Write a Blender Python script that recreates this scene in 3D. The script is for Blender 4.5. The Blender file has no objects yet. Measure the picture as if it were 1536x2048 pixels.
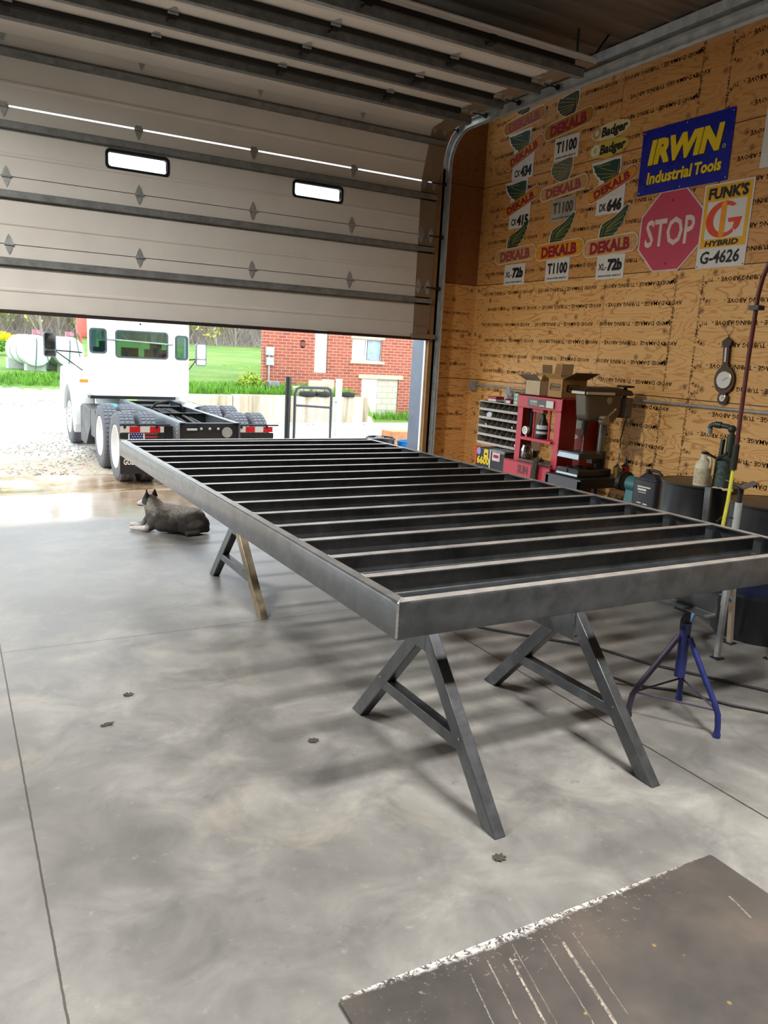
import bpy, bmesh, math, random
from mathutils import Vector, Matrix, Euler
random.seed(7)
SC = bpy.context.scene
COL = SC.collection
PI = math.pi
V = Vector

# ------------------------------------------------------------------ camera
cam_d = bpy.data.cameras.new('camera')
cam = bpy.data.objects.new('camera', cam_d)
COL.objects.link(cam)
yaw, pit, rol = 0.514768595, 0.20031624, 0.0539773255
cy, sy = math.cos(yaw), math.sin(yaw)
fwd = V((sy*math.cos(pit), cy*math.cos(pit), -math.sin(pit)))
rt = V((cy, -sy, 0)); up = rt.cross(fwd)
r2 = rt*math.cos(rol)+up*math.sin(rol); u2 = up*math.cos(rol)-rt*math.sin(rol)
mw = Matrix((r2, u2, -fwd)).transposed().to_4x4()
mw.translation = (0, 0, 1.71)
cam.matrix_world = mw
cam_d.sensor_fit = 'VERTICAL'; cam_d.sensor_height = 36.0; cam_d.sensor_width = 27.0
cam_d.lens = 1561.95/2048*36
cam_d.clip_end = 400
SC.camera = cam

# ------------------------------------------------------------------ light and exposure
SC.view_settings.view_transform = 'Standard'
SC.view_settings.look = 'None'
SC.view_settings.gamma = 1.0
SC.view_settings.use_curve_mapping = False
SC.view_settings.exposure = 0.18
SKY = 3.3
w = bpy.data.worlds.new('overcast_sky'); SC.world = w
w.use_nodes = True
bg = w.node_tree.nodes['Background']
bg.inputs[0].default_value = (0.87, 0.94, 1.0, 1); bg.inputs[1].default_value = SKY
def area(name, loc, aim, sx, sy_, power, col=(1, 1, 1), spread=180, portal=False):
    d = bpy.data.lights.new(name, 'AREA'); d.shape = 'RECTANGLE'; d.size = sx; d.size_y = sy_
    d.energy = power; d.color = col; d.spread = math.radians(spread)
    if portal: d.cycles.is_portal = True
    o = bpy.data.objects.new(name, d); COL.objects.link(o); o.location = loc
    o.rotation_euler = (V(aim)-V(loc)).to_track_quat('-Z', 'Y').to_euler()
    return o
area('doorway_portal', (2.4, 8.95, 0.97), (2.4, 0, 0.97), 6.1, 1.95, 1, portal=True)
area('second_doorway_portal', (-4.0, 8.95, 2.0), (-4.0, 0, 2.0), 4.8, 4.0, 1, portal=True)
LAMPS = [((2.3, 0.55, 4.55), 175, 100), ((-0.9, 4.9, 4.6), 355, 165), ((-1.6, -2.4, 4.55), 30, 165), ((-4.2, 3.0, 4.55), 160, 165)]  # first placed from the leg shadows, the others added to brighten wall and floor
for i, (p, e, sp_) in enumerate(LAMPS):
    area('unseen_shop_lamp_light', (p[0], p[1], p[2]-0.02), (p[0], p[1], 0), 1.15, 0.30, e, (1.0, 0.965, 0.91), sp_)

# ------------------------------------------------------------------ materials
MATS = {}
class NT:
    def __init__(s, name):
        s.m = bpy.data.materials.new(name); s.m.use_nodes = True
        s.t = s.m.node_tree; s.b = s.t.nodes['Principled BSDF']
    def n(s, typ, ins=None, **kw):
        nd = s.t.nodes.new(typ)
        for k, v in kw.items(): setattr(nd, k, v)
        for k, v in (ins or {}).items():
            if hasattr(v, 'is_linked') or isinstance(v, bpy.types.NodeSocket): s.t.links.new(v, nd.inputs[k])
            else: nd.inputs[k].default_value = v
        return nd
    def pos(s): return s.n('ShaderNodeNewGeometry').outputs['Position']
    def obj(s): return s.n('ShaderNodeTexCoord').outputs['Object']
    def scale(s, v, sc): return s.n('ShaderNodeVectorMath', {0: v, 1: sc}, operation='MULTIPLY').outputs[0]
    def noise(s, v, scale=5, detail=4, rough=.55, dist=0):
        return s.n('ShaderNodeTexNoise', {'Vector': v, 'Scale': scale, 'Detail': detail, 'Roughness': rough, 'Distortion': dist}).outputs[0]
    def math(s, op, a, b=0.0, c=0.0, clamp=False):
        return s.n('ShaderNodeMath', {0: a, 1: b, 2: c}, operation=op, use_clamp=clamp).outputs[0]
    def ramp(s, f, stops):
        nd = s.n('ShaderNodeValToRGB', {0: f}); e = nd.color_ramp.elements
        while len(e) < len(stops): e.new(.5)
        for el, (p, c) in zip(e, stops):
            el.position = p; el.color = (c, c, c, 1) if isinstance(c, (int, float)) else (*c, 1)
        return nd.outputs[0]
    def mix(s, f, a, b, mode='MIX'):
        nd = s.n('ShaderNodeMix', data_type='RGBA', blend_type=mode)
        for k, v in ((0, f), (6, a), (7, b)):
            if isinstance(v, bpy.types.NodeSocket): s.t.links.new(v, nd.inputs[k])
            elif k == 0: nd.inputs[0].default_value = v
            else: nd.inputs[k].default_value = (*v, 1)
        return nd.outputs[2]
    def xyz(s, v): return s.n('ShaderNodeSeparateXYZ', {0: v}).outputs
    def set(s, k, v):
        if isinstance(v, bpy.types.NodeSocket): s.t.links.new(v, s.b.inputs[k])
        else: s.b.inputs[k].default_value = (*v, 1) if isinstance(v, tuple) and len(v) == 3 else v
    def bump(s, h, strength=.2, dist=.01):
        b = s.n('ShaderNodeBump', {'Height': h, 'Strength': strength, 'Distance': dist})
        s.t.links.new(b.outputs[0], s.b.inputs['Normal'])
def srgb(r, g, b):
    f = lambda c: (c/255/12.92) if c/255 <= .04045 else ((c/255+.055)/1.055)**2.4
    return (f(r), f(g), f(b))
def mat(name, col, rough=.5, metal=0., var=.12, scale=6., bump=0., bscale=60., world=False):
    if name in MATS: return MATS[name]
    t = NT(name)
    v = t.pos() if world else t.obj()
    n = t.noise(v, scale, 4)
    lo = tuple(max(0, c*(1-var)) for c in col); hi = tuple(min(1, c*(1+var)) for c in col)
    t.set('Base Color', t.ramp(n, [(.3, lo), (.7, hi)]))
    t.set('Roughness', t.ramp(n, [(.3, max(.03, rough-.06)), (.7, min(1, rough+.06))])); t.set('Metallic', metal)
    if bump: t.bump(t.noise(v, bscale, 3), bump, .004)
    MATS[name] = t.m
    return t.m

def m_concrete():
    t = NT('sealed_concrete'); p = t.pos(); x, y, z = t.xyz(p)
    n1 = t.noise(p, .55, 5, .6); n2 = t.noise(p, 3.1, 6, .65, .6); n3 = t.noise(p, 22, 5, .7); n4 = t.noise(p, 1.3, 6, .7, 1.2)
    base = t.ramp(n2, [(.28, srgb(90, 90, 89)), (.5, srgb(115, 114, 111)), (.75, srgb(141, 139, 134))])
    c = t.mix(t.ramp(n1, [(.42, 0.), (.60, .65)]), base, srgb(82, 81, 79))
    c = t.mix(t.ramp(n4, [(.58, 0.), (.74, .4)]), c, srgb(150, 141, 122))
    c = t.mix(t.ramp(n3, [(.60, 0.), (.76, .25)]), c, srgb(172, 170, 164))
    c = t.mix(t.ramp(t.noise(p, 7.0, 5, .75), [(.62, 0.), (.70, .6)]), c, srgb(84, 83, 82))
    ye = t.math('ADD', y, t.math('MULTIPLY', t.noise(p, 1.1, 4), .5))
    wet = t.math('MULTIPLY', t.math('SUBTRACT', ye, 7.85), 3.0, clamp=True)
    c = t.mix(t.math('MULTIPLY', wet, .9), c, t.mix(n2, srgb(120, 98, 76), srgb(176, 152, 124)))
    for ax, val, wd in ((x, .19, .0035), (x, 2.74, .0045), (x, -2.36, .0035), (y, 4.49, .003), (y, -.6, .003)):
        d = t.math('ABSOLUTE', t.math('SUBTRACT', t.math('ADD', ax, t.math('MULTIPLY', t.math('SUBTRACT', n3, .5), .006)), val))
        c = t.mix(t.math('LESS_THAN', d, wd), c, srgb(52, 46, 40))
    t.set('Base Color', c)
    r = t.math('ADD', t.math('MULTIPLY', n2, .22), .30)
    t.set('Roughness', t.math('SUBTRACT', r, t.math('MULTIPLY', wet, .28), clamp=True))
    t.bump(t.math('ADD', n3, t.math('MULTIPLY', n2, 1.5)), .10, .004)
    return t.m
def m_apron():
    t = NT('wet_apron'); p = t.pos(); x, y, z = t.xyz(p)
    n2 = t.noise(p, 1.2, 6, .65, .8); n3 = t.noise(p, 30, 4)
    c = t.ramp(n2, [(.3, srgb(122, 98, 74)), (.5, srgb(168, 140, 110)), (.7, srgb(196, 184, 168))])
    d = t.math('ABSOLUTE', t.math('SUBTRACT', x, .55))
    c = t.mix(t.math('LESS_THAN', d, .012), c, srgb(110, 96, 82))
    t.set('Base Color', c); t.set('Roughness', t.ramp(n2, [(.35, .08), (.65, .34)]))
    t.bump(n3, .06, .003)
    return t.m
def m_ply(light=False):
    t = NT('plywood_sheathing'); p = t.pos(); x, y, z = t.xyz(p)
    h = t.math('ADD', x, y)
    sheet = t.math('FLOOR', t.math('DIVIDE', t.math('SUBTRACT', z, .21), 1.22))
    hs = t.math('ADD', h, t.math('MULTIPLY', sheet, 7.3))
    v = t.n('ShaderNodeCombineXYZ', {0: t.math('MULTIPLY', hs, .9), 1: t.math('MULTIPLY', z, 3.6), 2: sheet}).outputs[0]
    n = t.noise(v, 1.15, 3, .5, .35)
    rings = t.math('SINE', t.math('MULTIPLY', n, 95.0))
    fine = t.noise(t.n('ShaderNodeCombineXYZ', {0: t.math('MULTIPLY', hs, 2.0), 1: t.math('MULTIPLY', z, 60.0), 2: sheet}).outputs[0], 1.0, 4)
    c = t.ramp(rings, [(.0, srgb(240, 190, 120)), (.70, srgb(236, 182, 110)), (.97, srgb(202, 142, 76))])
    c = t.mix(t.ramp(fine, [(.4, 0.), (.8, .35)]), c, srgb(206, 150, 86))
    c = t.mix(t.ramp(t.noise(p, .8, 3), [(.4, 0.), (.7, .5)]), c, srgb(222, 164, 94))
    # knots
    vo = t.n('ShaderNodeTexVoronoi', {'Vector': t.n('ShaderNodeCombineXYZ', {0: hs, 1: z, 2: 0.0}).outputs[0], 'Scale': 2.6, 'Randomness': 1.0}, voronoi_dimensions='2D').outputs[0]
    c = t.mix(t.ramp(vo, [(.0, .85), (.035, .8), (.055, .25), (.075, .55), (.09, 0.)]), c, srgb(104, 58, 26))
    c = t.mix(t.ramp(t.noise(p, 13, 2), [(.70, 0.), (.76, .5)]), c, srgb(120, 72, 36))
    # upper courses browned for the dim light there; strip next to the door darker
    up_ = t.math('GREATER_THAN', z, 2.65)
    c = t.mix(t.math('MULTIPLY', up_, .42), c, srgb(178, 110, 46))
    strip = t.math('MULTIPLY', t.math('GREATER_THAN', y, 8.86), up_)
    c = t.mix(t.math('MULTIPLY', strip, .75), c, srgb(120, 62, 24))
    # sheet joints
    f = t.math('ABSOLUTE', t.math('SUBTRACT', t.math('FRACT', t.math('ADD', t.math('DIVIDE', t.math('SUBTRACT', z, .21), 1.22), .5)), .5))
    f2 = t.math('ABSOLUTE', t.math('SUBTRACT', t.math('FRACT', t.math('ADD', t.math('DIVIDE', t.math('SUBTRACT', hs, .5), 2.44), .5)), .5))
    seam = t.math('MAXIMUM', t.math('LESS_THAN', f, .0035), t.math('LESS_THAN', f2, .0009))
    c = t.mix(seam, c, srgb(70, 36, 18))
    t.set('Base Color', c); t.set('Roughness', t.ramp(fine, [(.3, .42), (.7, .6)])); t.bump(t.math('ADD', fine, rings), .06, .002)
    return t.m
def m_brick():
    t = NT('red_brick'); x, y, z = t.xyz(t.pos())
    v = t.n('ShaderNodeCombineXYZ', {0: t.math('ADD', x, y), 1: z, 2: 0.0}).outputs[0]
    b = t.n('ShaderNodeTexBrick', {'Vector': v, 'Color1': (*srgb(168, 88, 70), 1), 'Color2': (*srgb(144, 70, 56), 1), 'Mortar': (*srgb(188, 160, 142), 1),
        'Scale': 1.0, 'Mortar Size': .009, 'Mortar Smooth': .2, 'Bias': -.2, 'Brick Width': .27, 'Row Height': .095})
    n = t.noise(t.pos(), 3, 4)
    t.set('Base Color', t.mix(t.ramp(n, [(.4, 0.), (.7, .3)]), b.outputs[0], srgb(190, 118, 92))); t.set('Roughness', .85)
    t.bump(b.outputs[1], -.3, .01)
    return t.m
def m_ground():
    t = NT('gravel_and_grass'); p = t.pos(); x, y, z = t.xyz(p)
    n = t.noise(p, 24, 5, .7); big = t.noise(p, .35, 4); nn = t.noise(p, 5, 4)
    stone = t.n('ShaderNodeTexVoronoi', {'Vector': p, 'Scale': 14.0}).outputs[1]
    g = t.mix(.35, t.ramp(n, [(.3, srgb(150, 132, 112)), (.6, srgb(196, 182, 162)), (.75, srgb(216, 206, 190))]), stone, 'SOFT_LIGHT')
    pale = t.math('MULTIPLY', t.math('SUBTRACT', t.math('ADD', y, t.math('MULTIPLY', big, 5.0)), 16.2), .6, clamp=True)
    g = t.mix(pale, g, t.ramp(n, [(.3, srgb(176, 172, 164)), (.7, srgb(222, 220, 214))]))
    gr = t.ramp(t.noise(p, 9, 6, .7), [(.3, srgb(58, 92, 30)), (.55, srgb(92, 134, 44)), (.75, srgb(140, 172, 70))])
    gr = t.mix(t.ramp(big, [(.45, 0.), (.7, .5)]), gr, srgb(150, 168, 84))
    edge = t.math('ADD', y, t.math('MULTIPLY', t.math('SUBTRACT', nn, .5), 2.6))
    left = t.math('GREATER_THAN', edge, 29.2)
    leftband = t.math('MULTIPLY', t.math('GREATER_THAN', edge, 30.2), t.math('LESS_THAN', edge, 31.4))
    right = t.math('MULTIPLY', t.math('GREATER_THAN', y, 21.15), t.math('GREATER_THAN', x, 4.8))
    low = t.math('MULTIPLY', t.math('GREATER_THAN', edge, 21.6), t.math('GREATER_THAN', x, 11.2))
    gm = t.math('MAXIMUM', t.math('MAXIMUM', left, right), low)
    gm = t.math('MAXIMUM', gm, 0)
    c = t.mix(gm, g, gr)
    far = t.math('MULTIPLY', t.math('SUBTRACT', edge, 79.0), .5, clamp=True)
    c = t.mix(far, c, t.ramp(n, [(.3, srgb(118, 104, 92)), (.7, srgb(150, 136, 122))]))
    t.set('Base Color', c); t.set('Roughness', .9); t.bump(t.math('ADD', n, nn), .5, .03)
    return t.m
def m_steel(name, lo, hi, rough, metal=.85, coat=0.):
    t = NT(name); v = t.obj()
    n = t.noise(t.scale(v, (9, 9, 9)), 1, 6, .6, .4); s = t.noise(t.scale(v, (2, 40, 40)), 1, 3)
    c = t.ramp(n, [(.3, lo), (.7, hi)])
    t.set('Base Color', c); t.set('Metallic', metal); t.set('Roughness', t.math('ADD', t.math('MULTIPLY', s, .22), rough-.1))
    t.bump(n, .04, .002); t.set('Coat Weight', coat); t.set('Coat Roughness', .22)
    return t.m
def m_plate():
    t = NT('scratched_plate'); p = t.pos(); x, y, z = t.xyz(p)
    n = t.noise(p, 2.2, 6, .65); n3 = t.noise(p, 26, 5, .8, .5)
    c = t.ramp(n, [(.3, srgb(54, 52, 51)), (.55, srgb(67, 62, 58)), (.75, srgb(84, 72, 63))])
    # chipped white paint along the back edge
    mid = t.math('SUBTRACT', 1.0, t.math('ABSOLUTE', t.math('MULTIPLY', t.math('SUBTRACT', x, 1.42), 1.25)), clamp=True)
    wd_ = t.math('MULTIPLY', t.math('MULTIPLY', t.noise(p, 6, 5, .7), t.math('ADD', mid, .10)), .062)
    e = t.math('MULTIPLY', t.math('SUBTRACT', y, t.math('SUBTRACT', 1.580, wd_)), 45.0, clamp=True)
    n4 = t.noise(p, 55, 5, .8, .8)
    c = t.mix(t.math('MULTIPLY', e, t.ramp(n4, [(.46, 0.), (.54, 1.)])), c, srgb(226, 222, 216))
    fl = t.math('MULTIPLY', t.math('MULTIPLY', mid, t.math('MULTIPLY', t.math('SUBTRACT', y, 1.38), 5.0, clamp=True)), t.ramp(t.noise(p, 38, 6, .8, 1.0), [(.60, 0.), (.64, .75)]))
    c = t.mix(fl, c, srgb(196, 190, 182))
    c = t.mix(t.ramp(n3, [(.72, 0.), (.76, .4)]), c, srgb(150, 142, 132))
    sx = t.math('ADD', x, t.math('MULTIPLY', y, -.25))
    for q, wd, y0, y1, a in ((1.0, .0035, 1.2, 1.5, .6), (1.19, .005, 1.05, 1.48, .5), (.93, .002, 1.2, 1.52, .45), (1.13, .0015, 1.1, 1.52, .4), (1.86, .003, 1.30, 1.40, .35), (1.03, .0012, 1.2, 1.54, .35), (.86, .0018, 1.32, 1.50, .35), (1.24, .0012, 1.2, 1.5, .3)):
        d = t.math('LESS_THAN', t.math('ABSOLUTE', t.math('SUBTRACT', t.math('ADD', sx, t.math('MULTIPLY', n4, .016)), q-.02)), wd)
        d = t.math('MULTIPLY', d, t.math('MULTIPLY', t.math('GREATER_THAN', y, y0), t.math('LESS_THAN', y, y1)))
        c = t.mix(t.math('MULTIPLY', d, t.ramp(n4, [(.42, .05), (.56, a)])), c, srgb(184, 174, 158))
    yd_ = t.n('ShaderNodeTexVoronoi', {'Vector': p, 'Scale': 9.0}).outputs[0]
    c = t.mix(t.math('MULTIPLY', mid, t.ramp(yd_, [(.0, .7), (.045, .6), (.07, 0.)])), c, srgb(166, 138, 62))
    t.set('Base Color', c); t.set('Roughness', t.ramp(n, [(.3, .42), (.7, .62)])); t.set('Metallic', .15); t.bump(n3, .1, .002)
    return t.m
def m_corr():
    t = NT('ceiling_steel'); p = t.pos(); n = t.noise(t.scale(p, (.6, 5, 1)), 1, 4)
    t.set('Base Color', t.ramp(n, [(.3, srgb(118, 110, 105)), (.7, srgb(150, 142, 136))])); t.set('Roughness', .5); t.set('Metallic', .1)
    return t.m
def m_glass(name, col=(.8, .9, .9), alpha=.75, rough=.03):
    t = NT(name); n = t.t.nodes; L = t.t.links
    tr = t.n('ShaderNodeBsdfTransparent', {0: (*col, 1)}); gl = t.n('ShaderNodeBsdfGlossy', {0: (1, 1, 1, 1), 1: rough})
    fr = t.n('ShaderNodeFresnel', {0: 1.45}); mx = t.n('ShaderNodeMixShader', {0: t.math('MAXIMUM', fr.outputs[0], 1-alpha)})
    L.new(tr.outputs[0], mx.inputs[1]); L.new(gl.outputs[0], mx.inputs[2])
    L.new(mx.outputs[0], n['Material Output'].inputs[0])
    return t.m
def m_poly(name, col, frost=.35):
    t = NT(name); L = t.t.links
    tr = t.n('ShaderNodeBsdfTransparent', {0: (*col, 1)}); df = t.n('ShaderNodeBsdfDiffuse', {0: (*col, 1)})
    mx = t.n('ShaderNodeMixShader', {0: frost}); L.new(tr.outputs[0], mx.inputs[1]); L.new(df.outputs[0], mx.inputs[2])
    L.new(mx.outputs[0], t.t.nodes['Material Output'].inputs[0]); return t.m
def m_attr(name, rough=.9):
    t = NT(name); a = t.n('ShaderNodeAttribute', attribute_name='Col')
    n = t.noise(t.scale(t.obj(), (60, 160, 160)), 1, 4)
    t.set('Base Color', t.mix(t.ramp(n, [(.35, .55), (.65, 0.)]), a.outputs[0], (0.02, .018, .016))); t.set('Roughness', rough)
    t.bump(n, .6, .006); return t.m

CONC = m_concrete(); APRON = m_apron(); PLY = m_ply(); BRICK = m_brick(); GROUND = m_ground(); PLATE = m_plate(); CORR = m_corr()
STEEL = m_steel('mill_scale_steel', srgb(50, 53, 56), srgb(80, 83, 86), .38, .4, .45)
STEELE = m_steel('sheen_and_weld_steel', srgb(150, 147, 144), srgb(192, 189, 186), .40, .55, .3)  # lightened to hold the daylight sheen of the tops; weld beads share it
RAILT = m_steel('rail_top_sheen', srgb(96, 95, 94), srgb(132, 130, 128), .38, .5, .4)  # rail top lightened for its sheen
STEELR = m_steel('rusty_steel', srgb(92, 82, 66), srgb(158, 144, 118), .45, .4)
GALV = m_steel('galvanised_steel', srgb(150, 154, 154), srgb(190, 194, 193), .38, .35)
GALVD = m_steel('dull_galvanised_steel', srgb(112, 116, 117), srgb(148, 151, 151), .40, .25)
DARKM = mat('dark_steel', srgb(36, 34, 32), .5, .3)
DOORM = mat('door_skin', srgb(226, 223, 216), .42, 0, .05, 2.0)
STILE = mat('door_stile', srgb(146, 126, 106), .5, .1, .08)
BLACK = mat('black_paint', srgb(24, 25, 27), .38)
RUB = mat('black_rubber', srgb(32, 32, 33), .75, 0, .2, 30)
TIRE = mat('tyre_rubber', srgb(98, 100, 104), .8, 0, .15, 20)
TREAD = mat('tyre_tread', srgb(110, 113, 122), .85, 0, .25, 30)
WHITE = mat('white_paint', srgb(238, 240, 240), .3, 0, .02)
SIGNW = mat('white_enamel', srgb(226, 224, 218), .4, 0, .04)
SIGNG = mat('weathered_white_enamel', srgb(168, 160, 146), .55, 0, .12)
INK = mat('black_ink', srgb(22, 22, 24), .5, 0, .05)
INKF = mat('faded_black_ink', srgb(84, 76, 68), .6, 0, .15)
RED = mat('press_red', srgb(178, 34, 48), .38, 0, .08)
REDD = mat('deep_red', srgb(140, 14, 22), .4, 0, .08)
WOOD = mat('jamb_lumber', srgb(160, 118, 72), .7, 0, .15, 9)
GLASSG = m_glass('green_cab_glass', srgb(222, 244, 242), .78)
GLASSD = m_glass('house_glass', srgb(120, 140, 160), .5)
ACRYL = m_glass('door_window_acrylic', srgb(246, 250, 252), .93)
CHROME = mat('chrome', (.8, .8, .8), .12, 1.0, .02)

# ------------------------------------------------------------------ mesh collector
def frame_from(d, hint=None):
    d = V(d).normalized(); h = V(hint) if hint else (V((0, 0, 1)) if abs(d.z) < .95 else V((1, 0, 0)))
    a = h.cross(d).normalized(); b = d.cross(a).normalized()
    return a, b, d
class M:
    def __init__(s): s.v = []; s.f = []
    def add(s, vs, fs):
        o = len(s.v); s.v += [V(p) for p in vs]; s.f += [tuple(i+o for i in f) for f in fs]; return s
    def box(s, x0, x1, y0, y1, z0, z1):
        vs = [(x, y, z) for z in (z0, z1) for y in (y0, y1) for x in (x0, x1)]
        return s.add(vs, [(0, 2, 3, 1), (4, 5, 7, 6), (0, 1, 5, 4), (2, 6, 7, 3), (0, 4, 6, 2), (1, 3, 7, 5)])
    def bar(s, p0, p1, w, h, hint=None):
        p0, p1 = V(p0), V(p1); a, b, d = frame_from(p1-p0, hint)
        vs = [p+a*(sx*w/2)+b*(sy_*h/2) for p in (p0, p1) for sy_ in (-1, 1) for sx in (-1, 1)]
        return s.add(vs, [(0, 2, 3, 1), (4, 5, 7, 6), (0, 1, 5, 4), (2, 6, 7, 3), (0, 4, 6, 2), (1, 3, 7, 5)])
    def cyl(s, p0, p1, r0, r1=None, n=20, cap=True):
        r1 = r0 if r1 is None else r1
        p0, p1 = V(p0), V(p1); a, b, d = frame_from(p1-p0)
        vs = []
        for p, r in ((p0, r0), (p1, r1)):
            vs += [p+(a*math.cos(2*PI*i/n)+b*math.sin(2*PI*i/n))*r for i in range(n)]
        fs = [(i, (i+1) % n, n+(i+1) % n, n+i) for i in range(n)]
        if cap: fs += [tuple(reversed(range(n))), tuple(range(n, 2*n))]
        return s.add(vs, fs)
    def tube(s, path, r, n=10):
        P = [V(p) for p in path]; k = len(P); R = r if isinstance(r, (list, tuple)) else [r]*k
        vs = []; a = None
        for i, p in enumerate(P):
            d = (P[min(i+1, k-1)]-P[max(i-1, 0)]).normalized()
            if a is None: a, b, _ = frame_from(d)
            else:
                a = (a-d*a.dot(d)).normalized(); b = d.cross(a)
            vs += [p+(a*math.cos(2*PI*j/n)+b*math.sin(2*PI*j/n))*R[i] for j in range(n)]
        fs = [(i*n+j, i*n+(j+1) % n, (i+1)*n+(j+1) % n, (i+1)*n+j) for i in range(k-1) for j in range(n)]
        fs += [tuple(reversed(range(n))), tuple(range((k-1)*n, k*n))]
        return s.add(vs, fs)
    def lathe(s, prof, c, axis=(0, 0, 1), n=28, cap=True):
        a, b, d = frame_from(axis); c = V(c); vs = []; fs = []; k = len(prof)
        for r, z in prof:
            vs += [c+d*z+(a*math.cos(2*PI*i/n)+b*math.sin(2*PI*i/n))*max(r, .0004) for i in range(n)]
        for j in range(k-1):
            fs += [(j*n+i, j*n+(i+1) % n, (j+1)*n+(i+1) % n, (j+1)*n+i) for i in range(n)]
        if cap: fs += [tuple(reversed(range(n))), tuple(range((k-1)*n, k*n))]
        return s.add(vs, fs)
    def ball(s, c, r, n=12, m=8):
        r = r if isinstance(r, (tuple, list)) else (r, r, r); c = V(c); vs = []; fs = []
        for j in range(m+1):
            t = PI*j/m; 
            for i in range(n):
                q = 2*PI*i/n; vs.append(c+V((r[0]*math.sin(t)*math.cos(q), r[1]*math.sin(t)*math.sin(q), -r[2]*math.cos(t))))
        for j in range(m):
            fs += [(j*n+i, j*n+(i+1) % n, (j+1)*n+(i+1) % n, (j+1)*n+i) for i in range(n)]
        return s.add(vs, fs)
    def prism(s, pts, ext):
        n = len(pts); e = V(ext); P = [V(p) for p in pts]
        fs = [tuple(range(n)), tuple(reversed(range(n, 2*n)))]+[(i, n+i, n+(i+1) % n, (i+1) % n) for i in range(n)]
        return s.add(P+[p+e for p in P], fs)
    def raw(s, me, mtx):
        return s.add([mtx @ v.co for v in me.vertices], [tuple(p.vertices) for p in me.polygons])
    def plate(s, outer, holes, thick, o, R, U):
        """flat 2D outline with holes -> solid plate; o origin, R/U plane axes; thickness centred"""
        cu = bpy.data.curves.new('tmp', 'CURVE'); cu.dimensions = '2D'; cu.fill_mode = 'BOTH'; cu.extrude = thick/2
        for loop in [outer]+holes:
            sp = cu.splines.new('POLY'); sp.points.add(len(loop)-1); sp.use_cyclic_u = True
            for q, p in zip(sp.points, loop): q.co = (p[0], p[1], 0, 1)
        return s._curve(cu, V(o), V(R), V(U))
    def _curve(s, cu, o, R, U, fit=None, shear=0):
        ob = bpy.data.objects.new('tmp', cu); COL.objects.link(ob)
        dg = bpy.context.evaluated_depsgraph_get(); me = bpy.data.meshes.new_from_object(ob.evaluated_get(dg))
        N = R.cross(U)
        vs = [v.co.copy() for v in me.vertices]
        if shear:
            for v in vs: v.x += v.y*shear
        if fit and vs:
            x0, x1 = min(v.x for v in vs), max(v.x for v in vs); y0, y1 = min(v.y for v in vs), max(v.y for v in vs)
            fx = fit[0]/max(x1-x0, 1e-6); fy = fit[1]/max(y1-y0, 1e-6)
            if fit[0] is None or fit[0] <= 0: fx = fy
            for v in vs: v.x = (v.x-(x0+x1)/2)*fx; v.y = (v.y-(y0+y1)/2)*fy
        s.add([o+R*v.x+U*v.y+N*v.z for v in vs], [tuple(p.vertices) for p in me.polygons])
        bpy.data.objects.remove(ob); bpy.data.meshes.remove(me); bpy.data.curves.remove(cu)
        return s
    def txt(s, t, w, h, o, R, U, bold=.02, shear=0., thick=.0016, res=2, spacing=1.0):
        if bold > .03 and w > 0:
            k = (bold-.02)*.55*h/.72
            for dx, dy in ((0, -k*.01), (-k, -k), (k, -k), (-k, k), (k, k)):
                s.txt(t, w-2*k, h-2*k, V(o)+V(R)*dx+V(U)*dy+V(R).cross(V(U))*(.00015*(dx > 0)+.0003*(dy > 0)+(.0006 if dx == 0 else 0)), R, U, .02, shear, .0007, res, spacing)
            return s
        cu = bpy.data.curves.new('tmp', 'FONT'); cu.body = t; cu.size = 1; cu.extrude = thick/2; cu.offset = bold; cu.resolution_u = res
        cu.space_character = spacing
        return s._curve(cu, V(o), V(R), V(U), (w, h), shear)
    def rot(s, deg, axis, c):
        m = Matrix.Translation(V(c)) @ Matrix.Rotation(math.radians(deg), 4, axis) @ Matrix.Translation(-V(c)); s.v = [m @ v for v in s.v]; return s
def rrect(x0, x1, y0, y1, r, n=5):
    out = []
    for cx, cy_, a in ((x1-r, y0+r, -90), (x1-r, y1-r, 0), (x0+r, y1-r, 90), (x0+r, y0+r, 180)):
        out += [(cx+r*math.cos(math.radians(a+90*i/n)), cy_+r*math.sin(math.radians(a+90*i/n))) for i in range(n+1)]
    return out
def ell(cx, cy_, rx, ry, n=40, a0=0, a1=360):
    return [(cx+rx*math.cos(math.radians(a0+(a1-a0)*i/n)), cy_+ry*math.sin(math.radians(a0+(a1-a0)*i/n))) for i in range(n)]

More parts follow.
